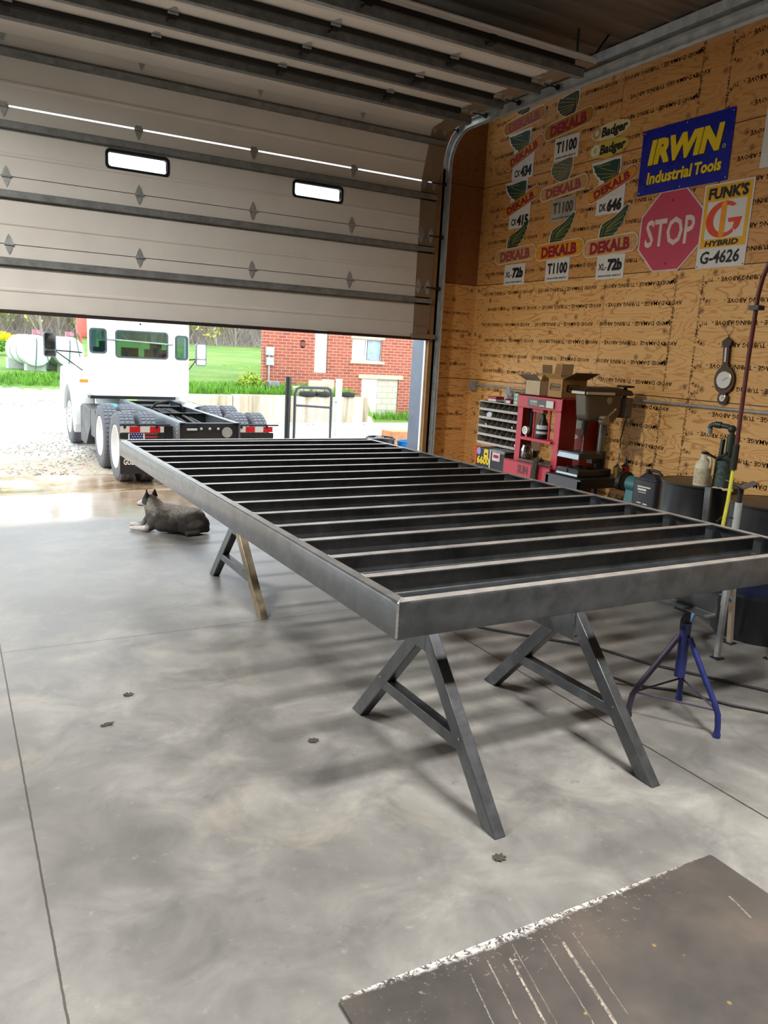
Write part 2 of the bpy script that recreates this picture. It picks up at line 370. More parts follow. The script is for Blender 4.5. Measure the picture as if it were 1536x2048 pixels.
# ------------------------------------------------------------------ objects
def tag(o, label=None, cat=None, group=None, kind=None):
    if label: o['label'] = label
    if cat: o['category'] = cat
    if group: o['group'] = group
    if kind: o['kind'] = kind
    return o
def thing(name, label, cat, loc, group=None, kind=None):
    o = bpy.data.objects.new(name, None); COL.objects.link(o); o.location = loc; o.empty_display_size = .1
    return tag(o, label, cat, group, kind)
def worldloc(p):
    l = V((0, 0, 0))
    while p is not None: l += p.location; p = p.parent
    return l
def part(name, m, material, parent=None, label=None, cat=None, group=None, kind=None, bev=0, ang=35, smooth=True, mods=None):
    """mesh given in world coordinates; origin goes to its base (or the parent's origin)"""
    me = bpy.data.meshes.new(name)
    if parent is not None: org = worldloc(parent); loc = V((0, 0, 0))
    else:
        xs = [v.x for v in m.v]; ys = [v.y for v in m.v]; zs = [v.z for v in m.v]
        org = V(((min(xs)+max(xs))/2, (min(ys)+max(ys))/2, min(zs))); loc = org.copy()
    me.from_pydata([tuple(v-org) for v in m.v], [], m.f)
    me.validate(); me.update()
    b = bmesh.new(); b.from_mesh(me); bmesh.ops.recalc_face_normals(b, faces=b.faces); b.to_mesh(me); b.free()
    if smooth:
        me.polygons.foreach_set('use_smooth', [True]*len(me.polygons)); me.set_sharp_from_angle(angle=math.radians(ang))
    me.materials.append(material)
    o = bpy.data.objects.new(name, me); COL.objects.link(o); o.location = loc
    if parent is not None: o.parent = parent
    if bev:
        bm_ = o.modifiers.new('bevel', 'BEVEL'); bm_.width = bev; bm_.segments = 2; bm_.limit_method = 'ANGLE'
    return tag(o, label, cat, group, kind)
def copy_tree(o, parent=None):
    kids = list(o.children); c = o.copy(); COL.objects.link(c); c.parent = parent
    for k in kids: copy_tree(k, c)
    return c
X, Y, Z = V((1, 0, 0)), V((0, 1, 0)), V((0, 0, 1))

# ================================================================== SETTING
part('floor', M().box(-8.6, 6.5, -7.2, 9.1, -.15, 0), CONC, kind='structure')
# outside ground: one height field
def gz(x, y):
    def lerp(tab, t):
        for (a, va), (b, vb) in zip(tab, tab[1:]):
            if t <= b: return va+(vb-va)*max(0, (t-a))/(b-a)
        return tab[-1][1]
    L = lerp([(9, -.03), (10.8, -.29), (12.2, -.31), (24, -.34), (29, -.12), (34, .27), (80, 1.58), (100, 2.0), (140, 5.2)], y)
    Rr = lerp([(9, -.03), (10.8, -.29), (12.2, -.31), (18, -.36), (21.1, -.36), (21.2, .33), (23, .42), (36, .78), (80, 1.60), (100, 2.0), (140, 5.2)], y)
    Lo = lerp([(9, -.03), (10.8, -.29), (12.2, -.31), (18, -.36), (22, -.40), (40, -.4), (80, 1.6), (100, 2.0), (140, 5.2)], y)
    if x < 4.6: return L
    if x < 5.7: t = (x-4.6)/1.1; return L*(1-t)+Rr*t
    if x < 11.15: return Rr
    if x < 11.5: t = (x-11.15)/.35; return Rr*(1-t)+Lo*t if y < 36 else Rr
    return Lo if y < 36 else Rr
g = M(); xs = [-60, -40, -25, -16, -10]+[-7+.6*i for i in range(20)]+[4.6, 5.15, 5.7, 6.5, 7.5, 8.5, 9.5, 10.5, 11.15, 11.32, 11.5, 12.5, 14, 16, 19, 24, 32, 45, 65, 90, 130]
xs = sorted(set(round(x, 3) for x in xs if x <= 4.61 or x > 4.61)); ys = [12.15, 13, 14, 15, 16.5, 18, 19.5, 20.5, 21.1, 21.2, 22, 23, 24.5, 26, 27.5, 29, 30.5, 32, 34, 36, 40, 46, 54, 64, 80, 100, 140]
for y in ys:
    for x in xs: g.v.append(V((x, y, gz(x, y)+(random.uniform(-.02, .02) if y < 40 else 0))))
nx = len(xs)
for j in range(len(ys)-1):
    for i in range(nx-1): g.f.append((j*nx+i, j*nx+i+1, (j+1)*nx+i+1, (j+1)*nx+i))
part('ground', g, GROUND, kind='structure')
ap = M()
ay = [9.1, 10.0, 10.8, 11.5, 12.2]
for y in ay:
    for x in (-9, -3, 0, 3, 6, 9, 14): ap.v.append(V((x, y, gz(0, y)+.012 if y > 9.1 else -.005)))
for j in range(4):
    for i in range(6): ap.f.append((j*7+i, j*7+i+1, (j+1)*7+i+1, (j+1)*7+i))
part('apron', ap, APRON, kind='structure')

XW = 6.24
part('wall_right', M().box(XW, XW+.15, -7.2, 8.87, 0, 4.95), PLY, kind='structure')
wf = M()
OPL, OPR, OPT = -.62, 5.50, 4.80
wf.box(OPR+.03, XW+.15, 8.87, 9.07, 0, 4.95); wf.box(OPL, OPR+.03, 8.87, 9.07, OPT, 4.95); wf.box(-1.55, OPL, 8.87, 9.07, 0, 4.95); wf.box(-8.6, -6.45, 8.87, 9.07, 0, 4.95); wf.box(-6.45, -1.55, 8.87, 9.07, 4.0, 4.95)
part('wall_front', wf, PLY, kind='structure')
INTM = mat('liner_panel', srgb(212, 210, 204), .6)
part('trim_5', M().box(5.53, XW+.15, 9.07, 9.09, 0, 4.95).box(-8.6, 5.53, 9.07, 9.09, OPT, 4.95).box(-1.55, OPL, 9.07, 9.09, 0, OPT), mat('white_siding', srgb(214, 216, 216), .5), kind='structure')
part('wall_left', M().box(-8.6, -8.45, -7.2, 8.87, 0, 4.95), INTM, kind='structure')
wb = M().box(-8.45, XW, -7.2, -7.05, 0, 4.95)
part('wall_back', wb, mat('dark_back_wall', srgb(84, 78, 72), .7), kind='structure')  # darkened to stand for the unlit depth of the building
# ribbed steel ceiling, ribs running across the bay
cs = M(); prof = []
y = -7.2
while y < 8.8:
    prof += [(y, 4.95), (y+.18, 4.95), (y+.2, 4.925), (y+.24, 4.925), (y+.26, 4.95)]; y += .3
for x in (-8.6, XW+.1):
    for (yy, zz) in prof: cs.v.append(V((x, yy, zz)))
k = len(prof)
cs.f = [(i, i+1, k+i+1, k+i) for i in range(k-1)]
part('ceiling', cs, CORR, kind='structure', ang=10)
part('trim_1', M().box(XW-.05, XW, -7.0, 8.86, 4.86, 4.925), DARKM, kind='structure')
# jambs of the big opening
part('trim_2', M().box(5.505, 5.53, 8.875, 9.2, 0, OPT), mat('jamb_steel', srgb(112, 122, 138), .4, .3), kind='structure')
part('trim_3', M().box(5.488, 5.505, 8.845, 8.885, 0, OPT), WHITE, kind='structure')
part('trim_4', M().box(5.507, 5.60, 8.80, 8.868, 0, 4.0), WOOD, kind='structure')

# printed tubing guide on the sheathing: rows upside down, loops at sheet ends
let = M()
tm = M().txt('AVOID DAMAGE - TUBING ABOVE - ', 1.02, .042, (0, 0, 0), X, Y, bold=.012, thick=.0008, res=1)
def stamp(y0, z0, rotz=180, n=1, jit=0):
    for i in range(n):
        yy = y0-1.08*i
        for v in [0]:
            a = math.radians(rotz); c_, s_ = math.cos(a), math.sin(a)
            R = -Y*c_+Z*s_; U = Y*s_+Z*c_
            let.add([V((XW-.0012, yy, z0))+R*q.x+U*q.y for q in tm.v], tm.f)
chars = {}
def chr_m(ch):
    if ch not in chars: chars[ch] = M().txt(ch, 0, .042, (0, 0, 0), X, Y, bold=.012, thick=.0008, res=1) if ch not in '- ' else (M().box(-.012, .012, -.004, .004, -.0004, .0004) if ch == '-' else M())
    return chars[ch]
def arc_text(yc, zc, r, side, seq):
    # half circle of letters bulging towards -y (side=1) or +y (side=-1)
    n = len(seq)
    for i, ch in enumerate(seq):
        a = math.radians(100-200*(i+.5)/n)
        p = V((XW-.0012-.0001*(i % 2), yc-side*r*math.cos(a), zc+r*math.sin(a)))
        out = V((0, -side*math.cos(a), math.sin(a)))
        if side > 0: U = -out; R = V((0, U.z, -U.y))
        else: U = -out; R = V((0, U.z, -U.y))
        m_ = chr_m(ch); let.add([p+(R*q.x+U*q.y)*.78 for q in m_.v], m_.f)
for lev in range(4):
    zb = .21+1.22*lev
    for k in range(6):
        zz = zb+.13+.195*k
        for (ya, n) in ((8.2, 3), (4.55, 4), (-.3, 2)):
            stamp(ya-.1*((k+lev) % 2), zz, 180, n)
    for k in range(0, 6, 2):
        arc_text(5.62, zb+.13+.195*k+.0975+(.195 if lev % 2 else 0), .0975, 1, 'AVOID DAMA')
        arc_text(5.12, zb+.13+.195*k+.0975+(0 if lev % 2 else .195), .0975, -1, 'TUBING ABO')
    for yv in (5.53, 5.22):
        m_ = M().txt('AVOID DAMAGE TUBING ABOVE AVOID', 1.1, .022, (XW-.0012, yv, zb+.6), Z, Y, bold=.006, thick=.0008, res=1); let.add(m_.v, m_.f)
# the same print on the strip beside the door
for zz in (1.62, 1.83, 2.05, 2.28, 1.2, .95, .75):
    m_ = M().txt('AVOID DAMAGE - TUBING', .42, .034, (5.95, 8.8688, zz), -X, -Z, bold=.012, thick=.0008, res=1); let.add(m_.v, m_.f)
let.v = [v if v.y < 8.86 or v.x < 6.2 else v for v in let.v]
wr = bpy.data.objects['wall_right']
part('printed_lettering', let, mat('stencil_ink', srgb(92, 56, 30), .7, 0, .3, 18), wr, smooth=False)

# ---------------------------------------------------------------- overhead sectional door
DL, DR = -.64, 5.50
door = thing('door_1', None, None, ((DL+DR)/2, 8.8, 1.935), kind='structure')
SH = .622
def dpath(s):
    zv, R, yd = 4.02, .45, 8.80
    if s <= zv-1.935: return yd, 1.935+s
    s2 = s-(zv-1.935)
    if s2 < R*PI/2: a = s2/R; return yd-R*(1-math.cos(a)), zv+R*math.sin(a)
    return yd-R-(s2-R*PI/2), zv+R
HX = [-.63, .61, 1.855, 3.09, 4.32]
for i in range(8):
    (ya, za), (yb, zb) = dpath(i*.626), dpath((i+1)*.626)
    if i == 3: za += .0065
    O = V((0, ya, za)); U = V((0, yb-ya, zb-za)).normalized(); N = V((0, -U.z, U.y))   # N towards the room
    W = lambda x, u, n: O+X*x+U*u+N*n
    def lbox(m, x0, x1, u0, u1, n0, n1):
        vs = [W(x, u, n) for n in (n0, n1) for u in (u0, u1) for x in (x0, x1)]
        return m.add(vs, [(0, 2, 3, 1), (4, 5, 7, 6), (0, 1, 5, 4), (2, 6, 7, 3), (0, 4, 6, 2), (1, 3, 7, 5)])
    holes = []
    wins = [(-.505, .14), (1.525, 2.172), (3.556, 4.197)] if i == 2 else []
    for a, b in wins: holes.append(rrect(a+.03, b-.03, .235, .375, .03))
    pm = M().plate([(DL, .004), (DR, .004), (DR, SH), (DL, SH)], holes, .045, O-N*.0225, X, U)
    if i != 2: lbox(pm, DL, DR, SH-.012, SH+.02, -.047, -.034)
    # pressed ribs
    for u0 in (.195,):
        vs = [W(x, u, n) for x in (DL, DR-.25) for (u, n) in ((u0-.022, 0), (u0-.008, .012), (u0+.008, .012), (u0+.022, 0))]
        pm.add(vs, [(0, 1, 5, 4), (1, 2, 6, 5), (2, 3, 7, 6)])
    sec = part('section_panel', pm, DOORM, door)
    for a, b in wins:
        fr = part('window_frame', M().plate(rrect(a, b, .205, .405, .05), [rrect(a+.03, b-.03, .235, .375, .03)], .055, O-N*.02, X, U), BLACK, sec)
    if wins:
        pn = M()
        for a, b in wins: lbox(pn, a+.02, b-.02, .225, .385, -.03, -.022)
        part('pane', pn, ACRYL, sec)
    # strut: hat-shaped stiffener
    us = .455; hs_ = .055 if i < 4 else .078
    hw = .026 if i < 4 else .03
    prof = [(us-hw-.02, .001), (us-hw-.003, .001), (us-hw, hs_), (us+hw, hs_), (us+hw+.003, .001), (us+hw+.02, .001)]
    th = .003; st = M()
    n_ = len(prof)
    for x in (DL+.02, DR-.02):
        for (u, n) in prof: st.v.append(W(x, u, n+.002))
        for (u, n) in reversed(prof): st.v.append(W(x, u+(0 if n < .01 else 0), n+.002+th))
    q = 2*n_
    st.f = [tuple(range(q)), tuple(range(2*q-1, q-1, -1))]+[(a, (a+1) % q, q+(a+1) % q, q+a) for a in range(q)]
    part('strut', st, GALVD, sec, smooth=False)
    sm = M(); lbox(sm, DR-.245, DR, .006, SH-.002, .0, .006); lbox(sm, DL, DL+.2, .006, SH-.002, 0, .006)
    part('end_stile', sm, STILE, sec)
    if i > 3:   # centre stiles seen edge on along the open sections
        cm = M()
        for hx in HX: lbox(cm, hx-.03, hx+.03, us+.07, SH-.004, .0, .07)
        lbox(cm, DL+.02, DR-.25, SH-.05, SH-.012, .002, .05)
        part('stiffener', cm, DARKM, sec, smooth=False)
    if i < 7:
        for hx in HX[1:]+[5.29, 5.43]:
            h = M()
            dia = [(-.042, .0), (-.017, .070), (0, .098), (.017, .070), (.042, 0), (.017, -.070), (0, -.098), (-.017, -.070)]
            h.prism([W(hx+a, SH+.002+b, .004 if hx < 5.2 else .008) for a, b in dia], N*.006)
            h.cyl(W(hx-.044, SH+.002, .018), W(hx+.044, SH+.002, .018), .012, n=10)
            h.box(0, 0, 0, 0, 0, 0) if False else None
            part('hinge', h, GALV, sec)
        rl = M(); rl.cyl(W(5.40, SH, .03), W(5.60, SH, .03), .008, n=8); rl.cyl(W(5.565, SH, .03), W(5.592, SH, .03), .026, n=16)
        part('roller', rl, DARKM, sec)
bs = M().box(DL, DR, 8.775, 8.86, 1.900, 1.936)
for k in range(9): bs.ball((DL+.5+.66*k, 8.772, 1.922), .007, 8, 6)
part('bottom_seal', bs, mat('seal_brown', srgb(46, 34, 30), .6), door)
bb = M().box(5.22, 5.56, 8.74, 8.797, 1.92, 1.975).box(5.27, 5.45, 8.765, 8.797, 1.975, 2.06)
part('bottom_bracket', bb, STILE, door)
# tracks
def sweep(m, prof, path):
    """prof: (across x, along normal) ; path (y,z) with inward normal"""
    n = len(prof); rings = []
    for i, (y, z) in enumerate(path):
        a = path[max(i-1, 0)]; b = path[min(i+1, len(path)-1)]
        d = V((0, b[0]-a[0], b[1]-a[1])).normalized(); N = V((0, -d.z, d.y))
        rings.append([V((px, y, z))+N*pn for px, pn in prof])
    o = len(m.v)
    for r in rings: m.v += r
    for i in range(len(path)-1):
        m.f += [(o+i*n+j, o+i*n+(j+1) % n, o+(i+1)*n+(j+1) % n, o+(i+1)*n+j) for j in range(n)]
    m.f += [tuple(o+j for j in range(n)), tuple(o+(len(path)-1)*n+j for j in reversed(range(n)))]
    return m
tp = [(8.80, .004), (8.80, 2), (8.80, 4.02)]+[(8.80-.45*(1-math.cos(a*PI/16)), 4.02+.45*math.sin(a*PI/16)) for a in range(1, 9)]+[(7, 4.47), (4, 4.47), (1.0, 4.47)]
tr = thing('overhead_door_track', 'galvanised overhead door track curving up beside the plywood strip and running along the wall', 'door track', (5.6, 8.75, 0))
c_prof = [(5.565, -.004), (5.625, -.004), (5.625, .075), (5.600, .075), (5.600, .071), (5.621, .071), (5.621, 0), (5.565, 0)]
part('rail', sweep(M(), c_prof, tp), GALV, tr, ang=20)
part('edge_flange', sweep(M(), [(5.626, .066), (5.634, .066), (5.634, .092), (5.626, .092)], tp), mat('bright_galvanised_edge', srgb(196, 200, 200), .35, .5), tr, ang=20)
an = M().box(5.56, 5.655, 1.0, 8.5, 4.515, 4.52).box(5.650, 5.655, 1.0, 8.5, 4.44, 4.515).box(5.56, 5.566, 1.0, 8.3, 4.52, 4.60)
part('angle_iron', an, GALV, tr)
for (yy, zz, x2) in ((6.55, 4.93, 5.6), (6.45, 4.93, 5.95), (3.0, 4.93, 5.6)):
    part('hanger', M().bar((5.61, yy, 4.5), (x2, yy+.05 if x2 > 5.7 else yy, zz), .03, .006), DARKM, tr)
jb = M()
for zz in (.4, 1.2, 2.2, 3.2, 3.9): jb.box(5.60, 5.625, 8.801, 8.868, zz, zz+.06)
part('jamb_bracket', jb, GALV, tr)
# unseen shop lamps below the ceiling, all but the first added as fill
for i, (p, e, sp_) in enumerate(LAMPS):
    lm = thing('unseen_shop_lamp', None, 'lamp', p)
    lm['label'] = 'unseen white strip lamp with metal reflector hung below the ribbed ceiling'; lm['group'] = 'strip lamps under the ceiling'
    hs = M().prism([(p[0]-.62, p[1]-.2, p[2]), (p[0]-.62, p[1]-.06, p[2]+.1), (p[0]-.62, p[1]+.06, p[2]+.1), (p[0]-.62, p[1]+.2, p[2])], (1.24, 0, 0))
    part('reflector', hs, SIGNW, lm, smooth=False)
    for sx in (-.5, .5): part('chain', M().cyl((p[0]+sx, p[1], p[2]+.1), (p[0]+sx, p[1], 4.925), .005, n=6), DARKM, lm)
# outlet and conduit
part('outlet_box', M().box(XW-.055, XW-.001, 8.66, 8.80, 1.29, 1.41).box(XW-.058, XW-.054, 8.70, 8.72, 1.33, 1.375).box(XW-.058, XW-.054, 8.74, 8.76, 1.33, 1.375), GALV, None, 'grey metal outlet box in the wall corner at the conduit end', 'outlet', bev=.003)
part('conduit', M().tube([(XW-.025, 8.655, 1.365), (XW-.025, 4.6, 1.378), (XW-.025, 1.0, 1.385)], .0145, 12), GALV, None, 'long grey electrical conduit running level along the plywood wall', 'conduit')

# ================================================================== STEEL FLATBED FRAME
T, BOT = .855, .716
Y0, Y1 = 2.245, 7.02
def fx(u, y):   # 0 = left outer edge, 1 = right outer edge
    l = 1.344-.0107*(y-Y0); r = 3.835-.0215*(y-Y0); return l+(r-l)*u
fr = thing('flatbed_frame', 'large bare steel flatbed frame with sixteen crossbars on trestles', 'frame', (2.56, 4.6, BOT))
def chan(p0, p1, inward, h, fl, t, ztop, r=.012):
    """C channel along p0->p1, web outside, flanges pointing inward"""
    p0, p1, iw = V(p0), V(p1), V(inward).normalized()
    sec = [(0, 0+r*.9), (r*.3, r*.27), (r*.9, 0), (fl, 0), (fl, t), (t+.004, t+.002), (t, t+.006), (t, h-t-.006), (t+.004, h-t-.002), (fl, h-t), (fl, h), (r*.9, h), (r*.3, h-r*.27), (0, h-r*.9)]
    n = len(sec); m = M()
    for p in (p0, p1): m.v += [V((p.x, p.y, ztop))+iw*a-Z*b for a, b in sec]
    m.f = [tuple(range(n)), tuple(reversed(range(n, 2*n)))]+[(i, n+i, n+(i+1) % n, (i+1) % n) for i in range(n)]
    return m
part('side_rail', chan((fx(0, Y0), Y0, 0), (fx(0, Y1), Y1, 0), (1, 0, 0), T-BOT, .05, .006, T), STEEL, fr)
part('side_rail', chan((fx(1, Y0), Y0, 0), (fx(1, Y1), Y1, 0), (-1, 0, 0), T-BOT, .05, .006, T), STEEL, fr)
part('end_rail', chan((fx(0, Y0)+.002, Y0-.002, 0), (fx(1, Y0)-.002, Y0-.002, 0), (0, 1, 0), T-BOT, .05, .006, T+.0008), STEEL, fr)
part('end_rail', chan((fx(0, Y1)+.002, Y1+.002, 0), (fx(1, Y1)-.002, Y1+.002, 0), (0, -1, 0), T-BOT, .05, .006, T+.0008), STEEL, fr)
for k in range(15):
    y = 2.59+.305*k; xa, xb = fx(0, y)+.007, fx(1, y)-.007
    cb = chan((xa+.045, y+.022, 0), (xb-.045, y+.022, 0), (0, -1, 0), .10, .045, .005, T-.001, .006)
    cbo = part('crossbar', cb, STEEL, fr)
    part('top_sheen', M().box(xa+.046, xb-.046, y-.022, y+.0215, T-.0012, T-.0002), STEELE, cbo)  # lighter strip stands in for daylight gleaming on the bar top
for e_ in [o for o in bpy.data.objects if o.parent is fr and o.name.startswith(('side_rail', 'end_rail'))]:
    vs_ = [v.co for v in e_.data.vertices]; ym = sum(v.y for v in vs_)/len(vs_); xm = sum(v.x for v in vs_)/len(vs_)
    if e_.name.startswith('end_rail'): yy = (Y0+.006, Y0+.049) if ym < 0 else (Y1-.049, Y1-.006); q = [(fx(0, Y0)+.01, yy[0]), (fx(1, Y0)-.01, yy[0]), (fx(1, Y0)-.05, yy[1]), (fx(0, Y0)+.05, yy[1])]
    elif xm < 0: q = [(fx(0, Y0)+.012, Y0+.012), (fx(0, Y0)+.05, Y0+.052), (fx(0, Y1)+.05, Y1-.05), (fx(0, Y1)+.012, Y1-.012)]
    else: q = [(fx(1, Y0)-.012, Y0+.012), (fx(1, Y0)-.05, Y0+.052), (fx(1, Y1)-.05, Y1-.05), (fx(1, Y1)-.012, Y1-.012)]
    part('top_sheen', M().prism([(a, b, T+.0002) for a, b in q], (0, 0, .0012)), STEELE if e_.name.startswith('end') or xm > 0 else RAILT, e_)  # same lightened strip for the sheen on the rail tops
# weld beads at the corners and at each crossbar end
for u, yy in ((0, Y0), (1, Y0), (0, Y1), (1, Y1)):
    x = fx(u, yy)+(.003 if u == 0 else -.003); sx_ = 1 if u == 0 else -1; sy2 = 1 if yy == Y0 else -1
    part('weld_bead', M().tube([(x, yy, BOT+.008+q*.01) for q in range(14)]+[(x+sx_*.004*q, yy+sy2*.004*q, T+.002) for q in range(1, 11)], [.0035+.0012*(q % 2) for q in range(24)], 7), STEELE, fr)
for k in range(15):
    y = 2.59+.305*k
    part('weld_bead', M().tube([(fx(0, y)+.052, y-.022+q*.006, T) for q in range(8)], [.003+.001*(q % 2) for q in range(8)], 6), STEELE, fr)
# long sills under the crossbars, open to the right
part('sill', chan((2.226, 2.285, 0), (2.18, 6.9, 0), (1, 0, 0), .175, .05, .007, T-.1015), STEEL, fr)
part('sill', chan((3.118, 2.285, 0), (3.06, 6.9, 0), (-1, 0, 0), .175, .066, .007, T-.1015), STEEL, fr)
gs = M()
for k in range(0, 15):
    y = 2.59+.305*k
    gs.box(fx(1, y)-.05-.26, fx(1, y)-.05-.16, y+.025, y+.031, T-.10, T-.012)
part('gusset', gs, STEEL, fr)

# ---------------------------------------------------------------- trestles
def trestle(label, x, ya, yb, za, brz, mats, x2=None):
    yc = (ya+yb)/2
    t = thing('trestle', label, 'trestle', (x, yc, 0))
    w_ = .066
    for (yf, mm) in ((ya, mats[0]), (yb, mats[1])):
        d = V((0, yc-yf, za)).normalized(); foot = V((x, yf, 0))
        m = M(); a = X; b = d.cross(a).normalized()
        # square tube with foot cut level with the floor
        sg = 1 if b.z >= 0 else -1
        vs = []
        for (p, lev) in ((foot, True), (V((x, yc, za)), False)):
            for (i, j) in ((-1, -1), (1, -1), (1, 1), (-1, 1)):
                q = p+a*(i*.052/2)+b*(j*w_/2)
                if lev: q = q-d*(q.z/d.z)+V((0, 0, .0005))
                vs.append(q)
        m.add(vs, [(0, 3, 2, 1), (4, 5, 6, 7), (0, 1, 5, 4), (1, 2, 6, 5), (2, 3, 7, 6), (3, 0, 4, 7)])
        part('leg', m, mm, t, bev=.004)
    f = brz/za
    p0 = V((x, ya+(yc-ya)*f+.02, brz)); p1 = V((x, yb+(yc-yb)*f-.02, brz))
    part('brace', M().bar(p0, p1, .05, .05), STEEL, t, bev=.003)
    part('post', M().box(x-.027, x+.027, yc-.036, yc+.036, za-.09, BOT-.002), STEEL, t, bev=.003)
    wb_ = M()
    for q in range(7): wb_.ball((x-.026+.009*q, p0.y-.012, brz+.027), .005, 6, 4); wb_.ball((x-.026+.009*q, p1.y+.012, brz+.027), .005, 6, 4)
    part('weld', wb_, CHROME, t)
    return t
trestle('dark steel A-shaped trestle under the near left corner of the frame', 1.685, 2.03, 3.105, .615, .245, (STEEL, STEEL))
trestle('dark steel A-shaped trestle in the middle of the near end, beside the hanging sill', 2.505, 2.045, 3.14, .60, .225, (STEEL, STEEL))
trestle('far steel A-shaped trestle with one rusty leg, near the lying dog', 1.712, 4.55, 5.585, .52, .20, (STEELR, STEEL))

# ---------------------------------------------------------------- blue adjustable stand under the right sill
BLUE = mat('blue_paint', srgb(26, 38, 96), .4, 0, .2, 9); PURP = mat('worn_blue_paint', srgb(60, 48, 72), .5, .1, .3, 12)
ctr = V((3.11, 2.437, 0))
ts = thing('pipe_stand', 'blue three-legged adjustable stand holding up the right sill of the frame', 'stand', ctr)
part('column', M().cyl(ctr+Z*.22, ctr+Z*.50, .026, n=16), BLUE, ts)
part('screw', M().cyl(ctr+Z*.49, ctr+Z*.568, .016, n=14).box(ctr.x-.06, ctr.x+.02, ctr.y-.035, ctr.y+.035, .566, .578), DARKM, ts)
part('handle', M().tube([ctr+V((-.02, 0, .47)), ctr+V((-.06, -.02, .48)), ctr+V((-.075, -.03, .53)), ctr+V((-.06, -.03, .56))], .0065, 8), DARKM, ts)
feet = [V((2.90, 2.54, 0)), V((3.13, 2.20, 0)), V((3.30, 2.57, 0))]
for i, f_ in enumerate(feet):
    d = (f_-ctr); pts = [ctr+d*.12+Z*.43, ctr+d*.55+Z*.27, ctr+d*.85+Z*.165, ctr+d*.96+Z*.115, f_+Z*.05, f_+Z*.001]
    part('leg', M().tube(pts, .0145, 10), BLUE if i else PURP, ts)
    part('foot_cap', M().cyl(f_+Z*.0005, f_+Z*.02, .018, n=12), BLUE if i else RUB, ts)
for i in range(3):
    a = ctr+(feet[i]-ctr)*.93+Z*.13; b = ctr+(feet[(i+1) % 3]-ctr)*.93+Z*.13
    part('tie_rod', M().cyl(a, b, .005, n=8), PURP, ts)

# ---------------------------------------------------------------- cables
CAB = mat('black_cable', srgb(28, 27, 26), .6)
part('power_cable', M().tube([(2.95, 3.02, .70), (2.955, 3.0, .45), (2.98, 2.96, .22), (3.06, 2.88, .06), (3.2, 2.80, .0085), (3.36, 2.66, .0085), (3.5, 2.40, .0085), (3.66, 2.20, .0085), (4.0, 1.9, .0085)], .0075, 8), CAB, None, 'black cable hanging from the frame and trailing over the floor past the blue stand', 'cable')
part('power_cable', M().tube([(2.62, 4.3, .009), (3.0, 3.78, .009), (3.41, 3.31, .009), (3.53, 2.98, .009), (3.86, 2.44, .009), (4.2, 2.0, .009)], .008, 8), CAB, None, 'black cable lying on the floor behind the blue stand', 'cable')

# ---------------------------------------------------------------- plate on the floor
pl = M().plate(rrect(.835, 2.315, .2, 1.582, .014), [], .012, (0, 0, .0065), X, Y)
part('steel_plate', pl, PLATE, None, 'scratched dark steel plate on the floor with chipped white paint along its edge', 'plate', bev=.0015)
# dry leaves
LEAF = mat('dry_leaf', srgb(50, 42, 36), .8, 0, .3, 40)
for (x, y, r_, lab) in ((.70, 3.70, 20, 'small dark dry leaf on the open floor left of the near trestle'), (1.345, 2.92, 70, 'small dark dry leaf on the floor left of the near trestle foot'), (1.603, 1.897, 130, 'dark dry leaf on the floor between trestle foot and steel plate'), (.55, 3.42, 200, 'thin dry twig-like leaf on the floor left of the trestles')):
    m = M(); n_ = 9; cx, cy_ = x, y; pts = []
    for i in range(n_*2):
        a = 2*PI*i/(n_*2)+math.radians(r_); rr = (.030 if i % 2 else .019)*(1+.3*math.cos(a)); 
        if 'thin' in lab: rr *= (.35+.9*abs(math.cos(a-math.radians(r_))))
        pts.append(V((cx+rr*math.cos(a), cy_+.8*rr*math.sin(a), .002+.004*abs(math.sin(3*a)))))
    m.v = pts+[V((cx, cy_, .003))]; m.f = [(i, (i+1) % (2*n_), 2*n_) for i in range(2*n_)]
    m2 = M().add(m.v, m.f)
    part('dry_leaf', m2, LEAF, None, lab, 'leaf')

# ================================================================== SIGNS ON THE PLYWOOD WALL
# wall plane helper: u runs towards the camera (-y), v up, n out of the wall
class S:
    def __init__(s, y, z, deg=0, off=.002):
        a = math.radians(deg); s.R = -Y*math.cos(a)+Z*math.sin(a); s.U = Y*math.sin(a)+Z*math.cos(a); s.o = V((XW-off, y, z)); s.N = V((-1, 0, 0))
    def p(s, u, v, n=0): return s.o+s.R*u+s.U*v+s.N*n
    def plate(s, m, outer, n0, th, holes=[]): return m.plate(outer, holes, th, s.o+s.N*(n0+th/2), s.R, s.U)
    def txt(s, m, t, u, v, w, h, n, **k): return m.txt(t, w, h, s.p(u, v, n), s.R, s.U, **k)
def yel(nm, c): return mat(nm, c, .5, 0, .1, 14)
EAR = yel('ear_yellow', srgb(226, 156, 36)); EARF = yel('faded_ear', srgb(206, 164, 106)); EARD = yel('aged_ear', srgb(178, 118, 32))
EARL = mat('ear_lines', srgb(196, 112, 26), .5); TXR = mat('letter_red', srgb(150, 22, 40), .5, 0, .1); TXRF = mat('faded_letter_red', srgb(160, 74, 76), .6, 0, .2, 20)
WGR = mat('wing_green', srgb(26, 66, 52), .5, 0, .15, 18); WGF = mat('faded_wing_green', srgb(98, 104, 92), .6, 0, .25, 18); WYL = mat('feather_yellow', srgb(206, 184, 40), .5); WGD = mat('aged_wing_green', srgb(46, 54, 44), .6, 0, .25, 18)
RIM = mat('sign_rim', srgb(232, 216, 180), .5); RIMR = mat('sign_rim_red', srgb(176, 60, 30), .5)
def capsule(w, h, n=9): return rrect(-w/2, w/2, -h/2, h/2, h/2*.98, n)
